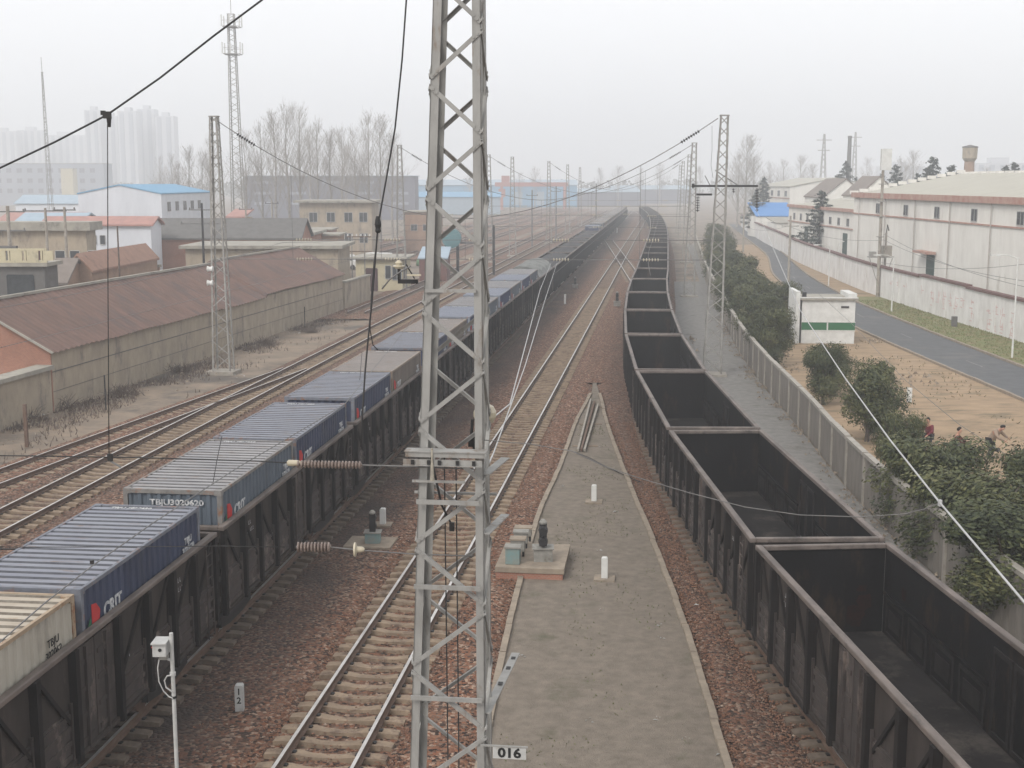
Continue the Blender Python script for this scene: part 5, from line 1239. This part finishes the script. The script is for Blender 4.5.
# ------------------------------------------------------------------ right side: booth, poles, lamps
t=thing('guard_booth','White cabin with a green band and flat cluttered roof beside the road','booth',(20.8,92.2,0),R(-4))
MB().box(0,3.75,0,3.6,-.1,3.1).build('wall',M['white'],t)
MB().box(-.01,3.76,-.02,-.003,.95,1.5).build('band',M['green'],t); MB().box(3.753,3.775,.0,3.5,.95,1.5).build('band',M['green'],t)
MB().box(-.02,3.8,-.03,-.0031,1.502,1.56).box(-.02,3.8,-.03,-.0031,.88,.948).build('trim',M['white'],t)
MB().box(1.78,1.88,-.035,-.021,.96,1.49).build('trim',M['white'],t)
MB().box(-.15,3.95,-.18,3.7,3.102,3.24).build('roof',M['slab'],t)
MB().box(-.45,-.16,-.1,3.7,-.1,3.7).build('side_panel',M['white'],t)
MB().box(-.15,3.9,-.2,-.05,3.242,3.32).build('gutter',M['white'],t)
MB().box(3.3,3.9,.3,3.6,3.242,3.55).build('roof_box',M['white'],t); MB().box(0,.28,.0,.25,3.242,3.65).build('vent',M['black'],t)
MB().box(2.75,3.3,-.05,-.003,2.55,2.68).build('vent_slot',M['black'],t)
MB().box(3.79,3.86,1.0,1.8,1.6,2.2).build('sign',M['maroon'],t)
def upole(u,vb,H,lab,arm=True,r=.14,Y=None):
    p=P(u,vb,0); t=thing('utility_pole',lab,'pole',p,0,'poles along the road')
    MB().tube([(0,0,-.1),(0,0,H)],[r*1.2,r*.8],10).build('pole',M['concrete'],t)
    if arm:
        MB().box(-1.0,1.0,-.05,.05,H*.84,H*.84+.1).build('crossarm',M['steel_far'],t)
        for x in (-.9,0,.9): MB().lathe([(.03,0),(.07,.05),(.04,.14)],(x,0,H*.84+.1),8).build('insulator',M['white'],t)
    return t
upole(788.5,282,7.6,'Concrete utility pole with crossarm at the near kerb, above the booth')
upole(743,252,7.5,'Hazy concrete pole at the roadside left of the factory wall',r=.13)
pp = upole(877.5,297,14.6,'Tall slim pole with a long white antenna panel at its top',arm=False,r=.16)
MB().box(-.25,.75,-.25,.25,12.6,14.7).build('antenna_panel',M['white'],pp)
for zz in (6,8,9.5,11.2): MB().box(-.3,.3,-.25,.25,zz,zz+.08).build('bracket',M['steel_far'],pp)
p2 = upole(883.5,296,6.4,'Shorter pole carrying a grey transformer platform beside the antenna pole',arm=False,r=.12)
MB().box(-1.7,.8,-.5,.5,3.9,4.02).build('platform',M['steel_far'],p2); MB().box(-.35,.55,-.4,.4,4.03,5.1).build('transformer',M['concrete'],p2); MB().box(-1.6,-1.0,-.3,.3,4.03,4.5).build('switch_box',M['steel_far'],p2)
MB().bar((-1.6,0,3.9),(-.8,0,1.6),.05).bar((.75,0,3.9),(.1,0,1.8),.05).build('strut',M['steel_far'],p2)
MB().tube([(0,0,6.3),(.1,0,7.2),(.25,0,6.6)],.06,6).build('fuse',M['black'],p2)
def lamp(u,vb,H,lab,dx=-1.2):
    t=thing('street_lamp',lab,'street lamp',P(u,vb,0),0,'street lamps on the verge')
    MB().tube([(0,0,0),(0,0,H)],[.07,.045],8).build('pole',M['white'],t); MB().tube([(0,0,H-.1),(dx*.5,0,H+.15),(dx,0,H+.18)],.03,6).build('arm',M['white'],t)
    MB().box(min(dx,dx*1.5),max(dx,dx*1.5),-.1,.1,H+.1,H+.22).build('lamp_head',M['white'],t); return t
lamp(1012,358,6.6,'Nearest white street lamp on the grass verge, at the right edge')
lamp(891.5,312,4.9,'White street lamp on the verge right of the antenna pole')
lamp(828.5,286,4.4,'White lamp post on the verge in front of the low warehouse')
lamp(838,275,4.0,'Short white post close to the wall beside the low warehouse door',.4)
o=MB().box(-.2,.2,-.15,.15,0,.85).build('verge_cabinet',M['slate'],loc=P(954,327,0)); tag(o,'Small dark cabinet at the foot of the white wall','cabinet')
o=MB().box(-.12,.12,-.08,.08,0,.75).build('marker_post',M['white'],loc=P(909,402,0)); tag(o,'White marker post standing in the tan soil','post')
for k,(a,b) in enumerate((((884,234,128.5),(1040,290,84)),((884,240,128.5),(1040,283,84)),((880,262,128.5),(1040,262,100)),((743,226,214),(788,226,152)),((788,226,152),(884,240,128)))):
    wire('service_wire','Thin service wire strung along the factory wall, wire %s' % ['one','two','three','four','five'][k],sag(at(*a),at(*b),.6),.018,M['wire_grey'],'wires along the factory wall')

# ------------------------------------------------------------------ trackside equipment
t = thing('concrete_pad','Raised concrete pad with brick edge at the left side of the island path','pad',(.0,0,0))
c = [P(496,566,.42),P(556,569,.42),P(568,552,.42),P(528,545,.42)]
p0 = P(495,567,.42); p1 = P(564,569.5,.42); dv = Vector((.30,2.6,0))
t.location = (p0.x,p0.y,0)
q = [Vector((0,0,0)), Vector((p1.x-p0.x,p1.y-p0.y,0)), Vector((p1.x-p0.x,p1.y-p0.y,0))+dv, dv]
MB().quad_box([(v.x,v.y,.27) for v in q]+[(v.x,v.y,.42) for v in q]).build('slab',M['kerb'],t)
MB().quad_box([(v.x*.97+.02,v.y*.97+.03,-.1) for v in q]+[(v.x*.97+.02,v.y*.97+.03,.268) for v in q]).build('brick_base',M['brick'],t)
def box_on(name,label,u,v,z,w_,d,h,m,mt,cat,rz=-.1,legs=False,group=None):
    p = P(u,v,z); t = thing(name,label,cat,p,rz,group)
    z0 = .18 if legs else 0
    b = MB().box(-w_/2,w_/2,-d/2,d/2,z0,h).build('body',m,t); bv=b.modifiers.new('b','BEVEL'); bv.width=.012
    MB().box(-w_/2-.03,w_/2+.03,-d/2-.03,d/2+.03,h+.001,h+.05).build('lid',mt,t)
    if legs:
        for x in (-w_/2+.05,w_/2-.05): MB().box(x-.03,x+.03,-.05,.05,0,z0).build('leg',M['black'],t)
    return t
M['boxgrey']=mat('weathered_grey_box',(.27,.26,.235),(.19,.185,.17),scale=5,c3=(.12,.10,.08),s3=3)
M['tealbox']=mat('faded_teal_box',(.16,.25,.25),(.2,.22,.20),scale=4)
box_on('cable_box','Nearest trackside cable box, teal front, on the concrete pad',513,563,.42,.42,.34,.48,M['tealbox'],M['boxgrey'],'box',group='cable boxes on the pad')
box_on('cable_box','Second cable box on the pad, just behind the teal-fronted one',518,556,.42,.42,.34,.52,M['boxgrey'],M['kerb'],'box',legs=True,group='cable boxes on the pad')
box_on('cable_box','Third cable box on legs behind the second one on the pad',521,548,.42,.42,.3,.50,M['boxgrey'],M['boxgrey'],'box',legs=True,group='cable boxes on the pad')
box_on('cable_box','Farthest small cable box at the back corner of the pad',523.5,541,.42,.5,.3,.42,M['boxgrey'],M['kerb'],'box',legs=True,group='cable boxes on the pad')
def dwarf(u,v,z,lab,m=None,sc=1.0,turn=0):
    t=thing('dwarf_signal',lab,'signal',P(u,v,z),turn,'dwarf signals')
    b=MB().box(-.25*sc,.25*sc,-.2*sc,.2*sc,0,.34*sc).build('base_box',m or M['boxgrey'],t)
    MB().box(-.29*sc,.29*sc,-.24*sc,.24*sc,.341*sc,.38*sc).build('base_lid',M['boxgrey'],t)
    MB().box(-.1*sc,.1*sc,.0,.12*sc,.381*sc,1.0*sc).build('signal_head',M['black'],t)
    for zz in (.53,.83): MB().lathe([(.115*sc,-.2*sc),(.13*sc,.0),(.13*sc,.02*sc)],(0,-.01*sc,zz*sc),12,(0,1,0)).build('hood',M['black'],t)
    MB().lathe([(.1*sc,.0),(.11*sc,.05*sc),(.05*sc,.12*sc)],(0,.06*sc,.99*sc),10).build('cap',M['boxgrey'],t)
    return t
dwarf(543,560,.42,'Dwarf signal with round black lamps on the concrete pad beside the cable boxes',sc=1.1)
pd=thing('small_pad','Thin concrete slab left of the mast under the small black signal','pad',P(371,543,.1),ROT); MB().box(-.75,.75,-.65,.6,-.1,.05).build('slab',M['kerb'],pd)
dwarf(373,542,.15,'Small black dwarf signal with teal box between the container train and the mast',M['tealbox'],.95,R(180))
dwarf(617,306,.2,'Distant dwarf signal beside the right-hand empty wagons',sc=1.2)
dwarf(575,288,.2,'Distant dwarf signal between the open track and the left train',sc=1.1)
def mpost(u,v,lab,h=.62,txt=None,plate=True,z=.09):
    t=thing('marker_post',lab,'post',P(u,v,z),ROT if txt is None else .05,'white marker posts')
    MB().prism([(-.09,-.09,0),(.09,-.09,0),(.09,-.09,h),(.06,-.09,h+.03),(-.06,-.09,h+.03),(-.09,-.09,h)],(0,.18,0)).build('post',M['white'] if txt is None else M['plate'],t)
    if plate: MB().box(-.3,.3,-.28,.28,-.05,.05).build('plate',M['kerb'],t)
    if txt: text(txt,.2,M['ink'],t,face_mw((0,-.0915,h*.62),(1,0,0),(0,0,1)),'lettering',bold=.004)
mpost(240,710,'Short white post with black numerals in the ballast near the bottom left',.56,'1\n2',False)
mpost(383,547-22,'Small white post on a thin plate above the small black signal',.55)
mpost(604.5,579,'White marker post on a square plate, nearest on the island path',.62)
mpost(594,502,'White marker post in the middle of the island path',.6)
mpost(565,304,'Pair-like white post beside the left train far ahead',.9,plate=False)
mpost(617,233,'Faint white post between the trains near the vanishing point',1.2,plate=False)
# white pole with camera box
yb=18.6; pb_=at(176.5,760,17.2); t=thing('camera_pole','White pole with a small grey camera box and looped cable at the bottom left','pole',(pb_.x,17.2,.05))
zt=at(176,633,17.2).z-.05
MB().tube([(0,0,0),(0,0,zt)],.029,12).build('pole',M['plate'],t); MB().lathe([(.043,0),(.043,.05)],(0,0,zt-.62),12).build('band',M['plate'],t); MB().lathe([(.043,0),(.043,.03)],(0,0,zt-.95),12).build('band',M['ink'],t)
hb_=MB().box(-.235,-.05,-.13,.12,zt-.30,zt-.12).build('camera_box',M['plate'],t); MB().lathe([(.024,-.01),(.024,0)],(-.13,-.131,zt-.2),12,(0,1,0)).build('lens',M['ink'],hb_)
MB().box(-.25,-.04,-.16,.14,zt-.119,zt-.10).build('sun_shield',M['plate'],hb_)
MB().box(-.17,-.06,-.06,.06,zt-.37,zt-.301).build('bracket',M['boxgrey'],t); MB().bar((-.11,0,zt-.36),(0,0,zt-.40),.03).build('bracket_arm',M['plate'],t)
MB().lathe([(.015,0),(.012,.03)],(-.25,0,zt-.21),8,(-1,0,0)).build('red_cap',M['red'],t)
MB().tube([(-.17,-.02,zt-.35),(-.2,-.03,zt-.5),(-.19,-.03,zt-.7),(-.13,-.03,zt-.84),(-.06,-.03,zt-.92),(0,-.04,zt-.94)],.009,6).tube([(0,-.04,zt-.60),(-.07,-.04,zt-.61),(-.11,-.04,zt-.68),(-.09,-.04,zt-.78),(0,-.04,zt-.85)],.011,6).build('cable',M['plate'],t)
# spare rails lying at the island tip and a cable across it
t=thing('stacked_rails','Bundle of spare rails and planks lying at the far tip of the island path','rails',P(578,452,.1),0)
a0=P(577,452,.1); b0=P(590,401,.1); dd=b0-a0
for k,(ox,oz) in enumerate(((0,.08),(.14,.08),(.28,.08))): MB().bar((ox,0,oz),(dd.x+ox,dd.y*(1-.06*k),oz),.09,.12).build('rail',M['rail_side'] if k%2 else M['concrete'],t)
for q_ in (.1,.5,.85): MB().box(dd.x*q_-.3,dd.x*q_+.8,dd.y*q_-.08,dd.y*q_+.08,-.05,.01).build('support',M['sleeper'],t)
wire('ground_cable','Dark cable lying across the island path near its far tip',[P(575,452,.2),P(590,458,.16),(P(605,466,.16)),P(622,474,.16),P(640,482,.2)],.018,M['black'])
o=MB().box(-.07,.07,-.07,.07,0,1.9).build('steel_stake',M['rail_side'],loc=P(27,447,0)); tag(o,'Thin rusty stake standing left of the outermost siding','stake')
MB()
o=MB().box(-.03,.03,-.03,.03,0,1.7).build('steel_stake',M['black'],loc=P(305,328,0)); tag(o,'Thin dark stake in front of the long shed wall, beyond the mast','stake')
o=MB().box(-.03,.03,-.03,.03,0,1.8).build('steel_stake',M['black'],loc=P(106,410,0)); tag(o,'Thin dark stake in front of the long shed wall, left of the mast','stake')
# rubble, litter, leaves, dry shrubs
def scraps(name,kind_label,pts,size,m,n,spread,cat=None,seed=1,flat=.3):
    rnd=random.Random(seed); mb=MB()
    for (x,y) in pts:
        for k in range(n):
            a=rnd.uniform(0,6.28); r_=spread*math.sqrt(rnd.random()); s=size*rnd.uniform(.5,1.4); px=x+math.cos(a)*r_; py=y+math.sin(a)*r_*1.3
            b=len(mb.v); w1=[(rnd.uniform(-1,1)*s,rnd.uniform(-1,1)*s) for _ in range(3)]
            mb.v+=[(px+w1[0][0],py+w1[0][1],.10),(px+w1[1][0]+s,py+w1[1][1],.10+rnd.random()*s*flat),(px+w1[2][0],py+w1[2][1]+s,.10),(px,py,.1+s*flat*2)]
            mb.f+=[(b,b+1,b+3),(b+1,b+2,b+3),(b+2,b,b+3)]; mb.mi+=[0]*3
    o=mb.build(name,m); struct(o,'stuff'); return o
lit=[P(u,v,.1) for u,v in ((600,610),(658,624),(660,637),(598,550),(563,486),(599,446),(616,512),(692,604),(730,596),(590,720),(654,718),(722,755),(688,740),(502,650),(523,655))]
scraps('litter','',[(p.x,p.y) for p in lit],.045,M['plate'],3,.12,seed=3)
lit2=[P(u,v,0) for u,v in ((130,393),(35,417),(320,318),(330,325),(295,335),(345,312),(365,300),(240,378))]
scraps('litter','',[(p.x,p.y) for p in lit2],.08,M['plate'],5,.6,seed=4)
rb=[]; rnd=random.Random(9)
for k in range(160):
    y=rnd.uniform(26,110); rb.append((fFence(y)-.15-abs(rnd.gauss(0,.28)),y))
scraps('rubble','',rb,.05,M['kerb'],7,.3,seed=5,flat=.8)
rb2=[P(u,v,0) for u,v in ((900,382),(925,385),(915,378),(880,343),(905,390),(690,352),(680,345),(780,357),(785,372),(682,349),(686,341))]
scraps('rubble','',[(p.x,p.y) for p in rb2],.10,M['kerb'],14,.9,seed=6,flat=.8)
tf=[]; mb=MB()
for k in range(5200):
    y=66+rnd.random()*60; x=rnd.uniform(fRR(y)+.2,fWall(y)-.1); h=rnd.uniform(.04,.13); a=rnd.uniform(0,3.14); dx,dy=math.cos(a)*.05,math.sin(a)*.05
    mb.poly([(x-dx,y-dy,.03),(x+dx,y+dy,.03),(x+rnd.uniform(-.05,.05),y+rnd.uniform(-.05,.05),.03+h)])
struct(mb.build('grass_tufts',M['grass']),'stuff')
mb=MB()
for k in range(4200):
    y=16+rnd.random()**1.3*46; q=rnd.random(); x=isl_l(y)+.25+(isl_r(y)-isl_l(y)-.5)*q
    if noise.noise(Vector((x*.8,y*.35,5)))<.12: continue
    h=rnd.uniform(.02,.06); a=rnd.uniform(0,3.14); dx,dy=math.cos(a)*.02,math.sin(a)*.02
    mb.poly([(x-dx,y-dy,.085),(x+dx,y+dy,.085),(x+rnd.uniform(-.03,.03),y+rnd.uniform(-.03,.03),.085+h)])
M['weed']=mat('low_weed',(.11,.13,.06),(.15,.14,.08),scale=3)
struct(mb.build('path_weeds',M['weed']),'stuff')
def shrub(u,v,s,lab,seed):
    r_=random.Random(seed); mb=MB()
    for k in range(170):
        a=r_.uniform(0,6.28); el=r_.uniform(.15,1.3); L=s*r_.uniform(.4,1)
        x0,y0=r_.gauss(0,s*.45),r_.gauss(0,s*.3)
        mb.tube([(x0,y0,0),(x0+math.cos(a)*math.cos(el)*L*.5,y0+math.sin(a)*math.cos(el)*L*.5,math.sin(el)*L*.6),(x0+math.cos(a)*math.cos(el)*L,y0+math.sin(a)*math.cos(el)*L,math.sin(el)*L*.9)],[.018,.012,.005],3,cap=False)
    o=mb.build('dry_shrub',M['dry'],loc=P(u,v,0)); tag(o,lab,'shrub','dry shrubs along the shed wall')
for k,(u,v,s,lab) in enumerate(((52,408,1.1,'Brown dry shrub at the shed wall, left of the stake'),(20,418,1.0,'Brown dry shrub at the left edge by the shed wall'),(125,395,.9,'Dry tangle on the dirt left of the shed mast'),(180,372,.8,'Dry shrub at the wall just left of the shed mast'),(265,345,.9,'Dry shrub at the wall just right of the shed mast'),(160,262,1.6,'Leafless thicket behind the shed roof, left'),(185,258,1.8,'Leafless thicket behind the shed roof, right'),(310,332,.7,'Dry weeds at the wall by the thin dark stake'))):
    shrub(u,v,s,lab,k)
# ------------------------------------------------------------------ people
M['skin']=mat('skin',(.42,.24,.17),(.38,.21,.15)); M['hair']=mat('black_hair',(.012,.01,.01),(.02,.016,.014))
M['redcoat']=mat('dark_red_coat',(.14,.018,.03),(.09,.015,.022),scale=12); M['dark']=mat('dark_trousers',(.02,.021,.026),(.03,.03,.034)); M['beige']=mat('beige_coat',(.30,.23,.175),(.24,.18,.14),scale=10)
M['maroonc']=mat('maroon_jacket',(.11,.035,.03),(.08,.03,.026),scale=12); M['shoe']=mat('black_shoe',(.015,.015,.015)); M['greytr']=mat('grey_trousers',(.16,.15,.145),(.12,.11,.11)); M['wood']=mat('tool_handle',(.25,.17,.10),(.2,.13,.08))
def skin(name,verts,edges,rad,m,parent,lv=2,root=0):
    me=bpy.data.meshes.new(name); me.from_pydata(verts,edges,[]); o=bpy.data.objects.new(name,me); C.objects.link(o)
    sk=o.modifiers.new('s','SKIN'); sk.use_smooth_shade=True
    for i,v in enumerate(me.skin_vertices[0].data): v.radius=(rad[i],rad[i]) if not isinstance(rad[i],tuple) else rad[i]; v.use_root=(i==root)
    ss=o.modifiers.new('u','SUBSURF'); ss.levels=lv; ss.render_levels=lv
    dg=bpy.context.evaluated_depsgraph_get(); nm=bpy.data.meshes.new_from_object(o.evaluated_get(dg)); nm.name=name
    bpy.data.objects.remove(o); nm.materials.clear(); nm.materials.append(m); nm.polygons.foreach_set('use_smooth',[True]*len(nm.polygons))
    r_=bpy.data.objects.new(name,nm); C.objects.link(r_); r_.parent=parent; return r_
def person(loc,rz,lab,J,coat,trous,hood=False):
    """J: joints facing -y. pelvis, waist, chest, neck, head, and L/R shoulder, elbow, wrist, hip, knee, ankle, toe"""
    t=thing('person',lab,'person',loc,rz); t['group']='people working on the tan soil'
    V=[];E=[];Rr=[]
    def a(p,r_,par=None):
        V.append(tuple(p)); Rr.append(r_); i=len(V)-1
        if par is not None: E.append((par,i))
        return i
    pe=a(J['pelvis'],.13); wa=a(J['waist'],.12,pe); ch=a(J['chest'],.15,wa); ne=a(J['neck'],.055,ch); he=Vector(J['head'])
    fd=Vector(J.get('face',(0,-1,0))).normalized(); up=(he-Vector(J['neck'])).normalized()
    h1=a(he-up*.06+fd*.02,.078,ne); h2=a(he+up*.03,.098,h1); h3=a(he+up*.11,.07,h2); a(he-up*.01+fd*.112,.014,h2)
    for s in ('L','R'):
        sh=a(J[s+'sh'],.065,ch); el=a(J[s+'el'],.045,sh); wr=a(J[s+'wr'],.030,el)
        d=(Vector(J[s+'wr'])-Vector(J[s+'el'])).normalized(); sd_=d.cross(Vector((0,0,1))).normalized() if abs(d.z)<.95 else Vector((1,0,0))
        pm=a(Vector(J[s+'wr'])+d*.06,.032,wr); w0=Vector(V[pm]); dn=d.cross(sd_)
        for k,(o_,L) in enumerate(((-.033,.07),(-.011,.08),(.011,.075),(.033,.06))):
            f1=a(w0+d*.035+sd_*o_,.010,pm); f2=a(w0+d*(.035+L*.55)+sd_*o_*1.15+dn*.01,.009,f1); a(w0+d*(.03+L*.9)+sd_*o_*1.15+dn*.035,.008,f2)
        th=a(w0-d*.02+sd_*.045,.011,pm); a(w0+d*.025+sd_*.065+dn*.02,.009,th)
        hp=a(J[s+'hip'],.095,pe); kn=a(J[s+'kn'],.062,hp); an=a(J[s+'an'],.04,kn); a(J[s+'toe'],.035,an)
    skin('body',V,E,Rr,M['skin'],t)
    def sub(name,chain,m,g=1.18):
        V2=[];E2=[];R2=[]; idx={}
        for (k,r_,par) in chain:
            idx[k]=len(V2); V2.append(tuple(J[k] if not isinstance(k,tuple) else k)); R2.append(r_)
            if par: E2.append((idx[par],idx[k]))
        return skin(name,V2,E2,R2,m,t)
    sub('coat',[('waist',.165,None),('pelvis',.165,'waist'),('chest',.19,'waist'),('neck',.085,'chest'),('Lsh',.09,'chest'),('Lel',.066,'Lsh'),('Lwr',.048,'Lel'),('Rsh',.09,'chest'),('Rel',.066,'Rsh'),('Rwr',.048,'Rel')],coat)
    sub('trousers',[('pelvis',.15,None),('Lhip',.115,'pelvis'),('Lkn',.082,'Lhip'),('Lan',.06,'Lkn'),('Rhip',.115,'pelvis'),('Rkn',.082,'Rhip'),('Ran',.06,'Rkn')],trous)
    for s in ('L','R'):
        A_an=Vector(J[s+'an']); T=Vector(J[s+'toe']); skin('shoe',[tuple(A_an+(A_an-T)*.15-Vector((0,0,.03))),tuple((A_an+T)/2-Vector((0,0,.01))),tuple(T)],[(0,1),(1,2)],[.05,.052,.045],M['shoe'],t,1)
    b_=-fd
    skin('hair',[tuple(he+b_*.05-up*.04),tuple(he+b_*.045+up*.06),tuple(he+up*.135+b_*.01),tuple(he+up*.12+fd*.05)],[(0,1),(1,2),(2,3)],[.075,.098,.07,.05],M['hair'],t,2)
    sx=fd.cross(up).normalized()
    for s in (-1,1): MB().lathe([(.004,-.006),(.012,0),(.004,.006)],he+up*.035+fd*.092+sx*s*.034,8,fd).build('eye',M['ink'],t)
    MB().lathe([(.003,-.004),(.02,0),(.003,.004)],he-up*.055+fd*.094,8,fd).build('mouth',M['maroonc'],t)
    for s in (-1,1): MB().lathe([(.008,-.012),(.026,0),(.01,.012)],he+sx*s*.1,8,sx).build('ear',M['skin'],t)
    return t
squat=dict(pelvis=(0,.10,.34),waist=(0,.06,.50),chest=(0,-.04,.74),neck=(0,-.08,.93),head=(0,-.12,1.06),face=(0,-1,-.35),
 Lsh=(.17,-.05,.82),Lel=(.25,-.28,.62),Lwr=(.14,-.48,.48),Rsh=(-.17,-.05,.82),Rel=(-.25,-.26,.60),Rwr=(-.14,-.46,.42),
 Lhip=(.10,.08,.33),Lkn=(.18,-.30,.52),Lan=(.16,-.08,.10),Ltoe=(.18,-.26,.05),Rhip=(-.10,.08,.33),Rkn=(-.18,-.30,.50),Ran=(-.16,-.08,.10),Rtoe=(-.18,-.26,.05))
p1=person(P(928,444,0),R(-40),'Crouching person in a dark red coat and dark trousers beside the small evergreen',squat,M['redcoat'],M['dark'])
p3=person(P(955,455,0),R(70),'Person in a maroon jacket half hidden behind the broad evergreen, head bowed',squat,M['maroonc'],M['greytr'])
stoop=dict(pelvis=(0,.12,.80),waist=(0,.06,.96),chest=(.02,-.14,1.16),neck=(.02,-.28,1.30),head=(.02,-.38,1.38),face=(0,-1,-.5),
 Lsh=(.19,-.16,1.22),Lel=(.40,-.22,1.02),Lwr=(.58,-.30,.88),Rsh=(-.16,-.18,1.22),Rel=(-.20,-.36,.98),Rwr=(.10,-.48,.84),
 Lhip=(.10,.12,.78),Lkn=(.13,.04,.44),Lan=(.12,.14,.09),Ltoe=(.14,-.06,.04),Rhip=(-.10,.12,.78),Rkn=(-.12,.0,.44),Ran=(-.12,.14,.09),Rtoe=(-.14,-.06,.04))
p2=person(P(992,459,0),R(35),'Stooping person in a beige coat and dark trousers at the far right of the soil',stoop,M['beige'],M['dark'])
h=thing('hoe','Long-handled hoe held by the stooping person in the beige coat','hoe',p2.location,p2.rotation_euler.z)
MB().tube([(-.45,-.55,.62),(.62,-.34,.87),(1.1,-.2,1.0)],.016,6).build('handle',M['wood'],h); MB().box(-.56,-.42,-.64,-.50,.48,.62).build('blade',M['black'],h)

# ------------------------------------------------------------------ yard poles at the left and ground clutter along the shed
def ypole(u, Y, vt, lab, r=.12, arms=((.9,1.0),), m=None):
    h = at(u, vt, Y).z; t = thing('utility_pole', lab, 'pole', (XY(u,Y), Y, 0), 0, 'poles in the yards on the left')
    MB().tube([(0,0,-.1),(0,0,h)],[r*1.2,r*.85],8).build('pole', m or M['concrete'], t)
    for q, L in arms:
        MB().box(-L,L,-.05,.05,h*q,h*q+.1).build('crossarm', M['wire_grey'], t)
        for x in (-L+.1,0,L-.1): MB().lathe([(.03,0),(.08,.06),(.04,.18)],(x,0,h*q+.1),7).build('insulator', M['wire_grey'], t)
    return t
ypole(49,104,208,'Left one of two concrete poles in front of the grey depot',arms=((.97,1.7),))
ypole(68,104,207,'Right one of two concrete poles in front of the grey depot',arms=((.97,.9),))
ypole(204,118,203,'Dark wooden pole with two crossarms in front of the brick workshop',.11,((.93,1.2),(.8,2.0)),M['black'])
ypole(12,100,206,'Thick concrete pole at the far left edge carrying a transformer',.16,((.95,1.3),(.8,1.3)))
tb=[o for o in C.objects if o.get('label','').startswith('Thick concrete pole')][0]
MB().box(-1.2,1.2,-.5,.5,5.2,5.35).build('platform',M['wire_grey'],tb); MB().box(-.7,.7,-.65,-.2,5.36,6.6).build('transformer',M['slate'],tb)
ypole(120,98,226,'Short thin pole behind the orange-roofed outhouse',.07,(),M['dry'])
ypole(247,150,206,'Slim concrete pole left of the brick garage, by the poplar trunks',.10,((.95,.8),))
ypole(273,152,200,'Slim concrete pole standing before the brick garage roof',.10,((.95,.8),))
ypole(532,230,190,'Short dark yard pole right of the big mast, far off',.12,((.9,1.0),),M['wire_grey'])
ypole(556,250,186,'Thin yard pole under the low cross wires',.12,((.9,1.0),),M['wire_grey'])
ypole(596,300,184,'Thin yard pole left of the vanishing trains',.14,((.9,1.2),),M['wire_grey'])
rnd=random.Random(33); pp_=[]
for k in range(150):
    t_=rnd.random(); x=shA.x+(shB.x-shA.x)*t_; y=shA.y+(shB.y-shA.y)*t_; pp_.append((x+.4+abs(rnd.gauss(0,1.6)),y))
scraps('rubble','',pp_,.06,M['kerb'],6,.7,seed=8,flat=.7)
mb=MB()
for k in range(9000):
    t_=rnd.random(); x=shA.x+(shB.x-shA.x)*t_+.15+abs(rnd.gauss(0,1.7)); y=shA.y+(shB.y-shA.y)*t_+rnd.uniform(-.5,.5)
    if noise.noise(Vector((x*.35,y*.22,4)))<.02: continue
    h=rnd.uniform(.05,.28); a=rnd.uniform(0,3.14); dx,dy=math.cos(a)*.03,math.sin(a)*.03
    mb.poly([(x-dx,y-dy,-.05),(x+dx,y+dy,-.05),(x+rnd.uniform(-.12,.12),y+rnd.uniform(-.12,.12),h)])
struct(mb.build('dry_grass',M['dry']),'stuff')
mb=MB()
for k in range(2500):
    y=34+rnd.random()*62; q=rnd.random(); x=fFence(y)+.3+(fRL(y)-fFence(y)-.6)*q
    if noise.noise(Vector((x*.3,y*.18,7)))<.08: continue
    h=rnd.uniform(.03,.16); a=rnd.uniform(0,3.14); dx,dy=math.cos(a)*.04,math.sin(a)*.04
    mb.poly([(x-dx,y-dy,-.02),(x+dx,y+dy,-.02),(x+rnd.uniform(-.1,.1),y+rnd.uniform(-.1,.1),h)])
M['straw']=mat('straw_tufts',(.24,.18,.11),(.16,.14,.08),scale=3)
struct(mb.build('dry_grass',M['straw']),'stuff')

# far wood closing the plain (nobody could count these trees)
rnd=random.Random(77); mb=MB()
for k in range(420):
    u=rnd.uniform(-160,1180); Y=rnd.uniform(760,1050); p=at(u,180,Y)
    hh=rnd.uniform(7,13)+6*max(0,noise.noise(Vector((u*.012,0,2)))); rr=rnd.uniform(3,7)
    for j in range(46):
        a=rnd.uniform(0,6.28); q=rr*math.sqrt(rnd.random()); z=hh*(.15+.85*rnd.random()**.8); q*=1.15-.75*(z/hh)**2
        c_=Vector((p.x+math.cos(a)*q,Y+math.sin(a)*q,z)); t1=Vector((rnd.gauss(0,1),rnd.gauss(0,1),rnd.gauss(0,1))).normalized(); t2=t1.orthogonal().normalized(); s_=rnd.uniform(.5,1.2)
        mb.poly([c_-t1*s_,c_-t2*s_,c_+t1*s_,c_+t2*s_])
M['farwood']=mat('far_wood',(.10,.105,.085),(.14,.125,.105),scale=.05)
struct(mb.build('distant_wood',M['farwood']),'stuff')
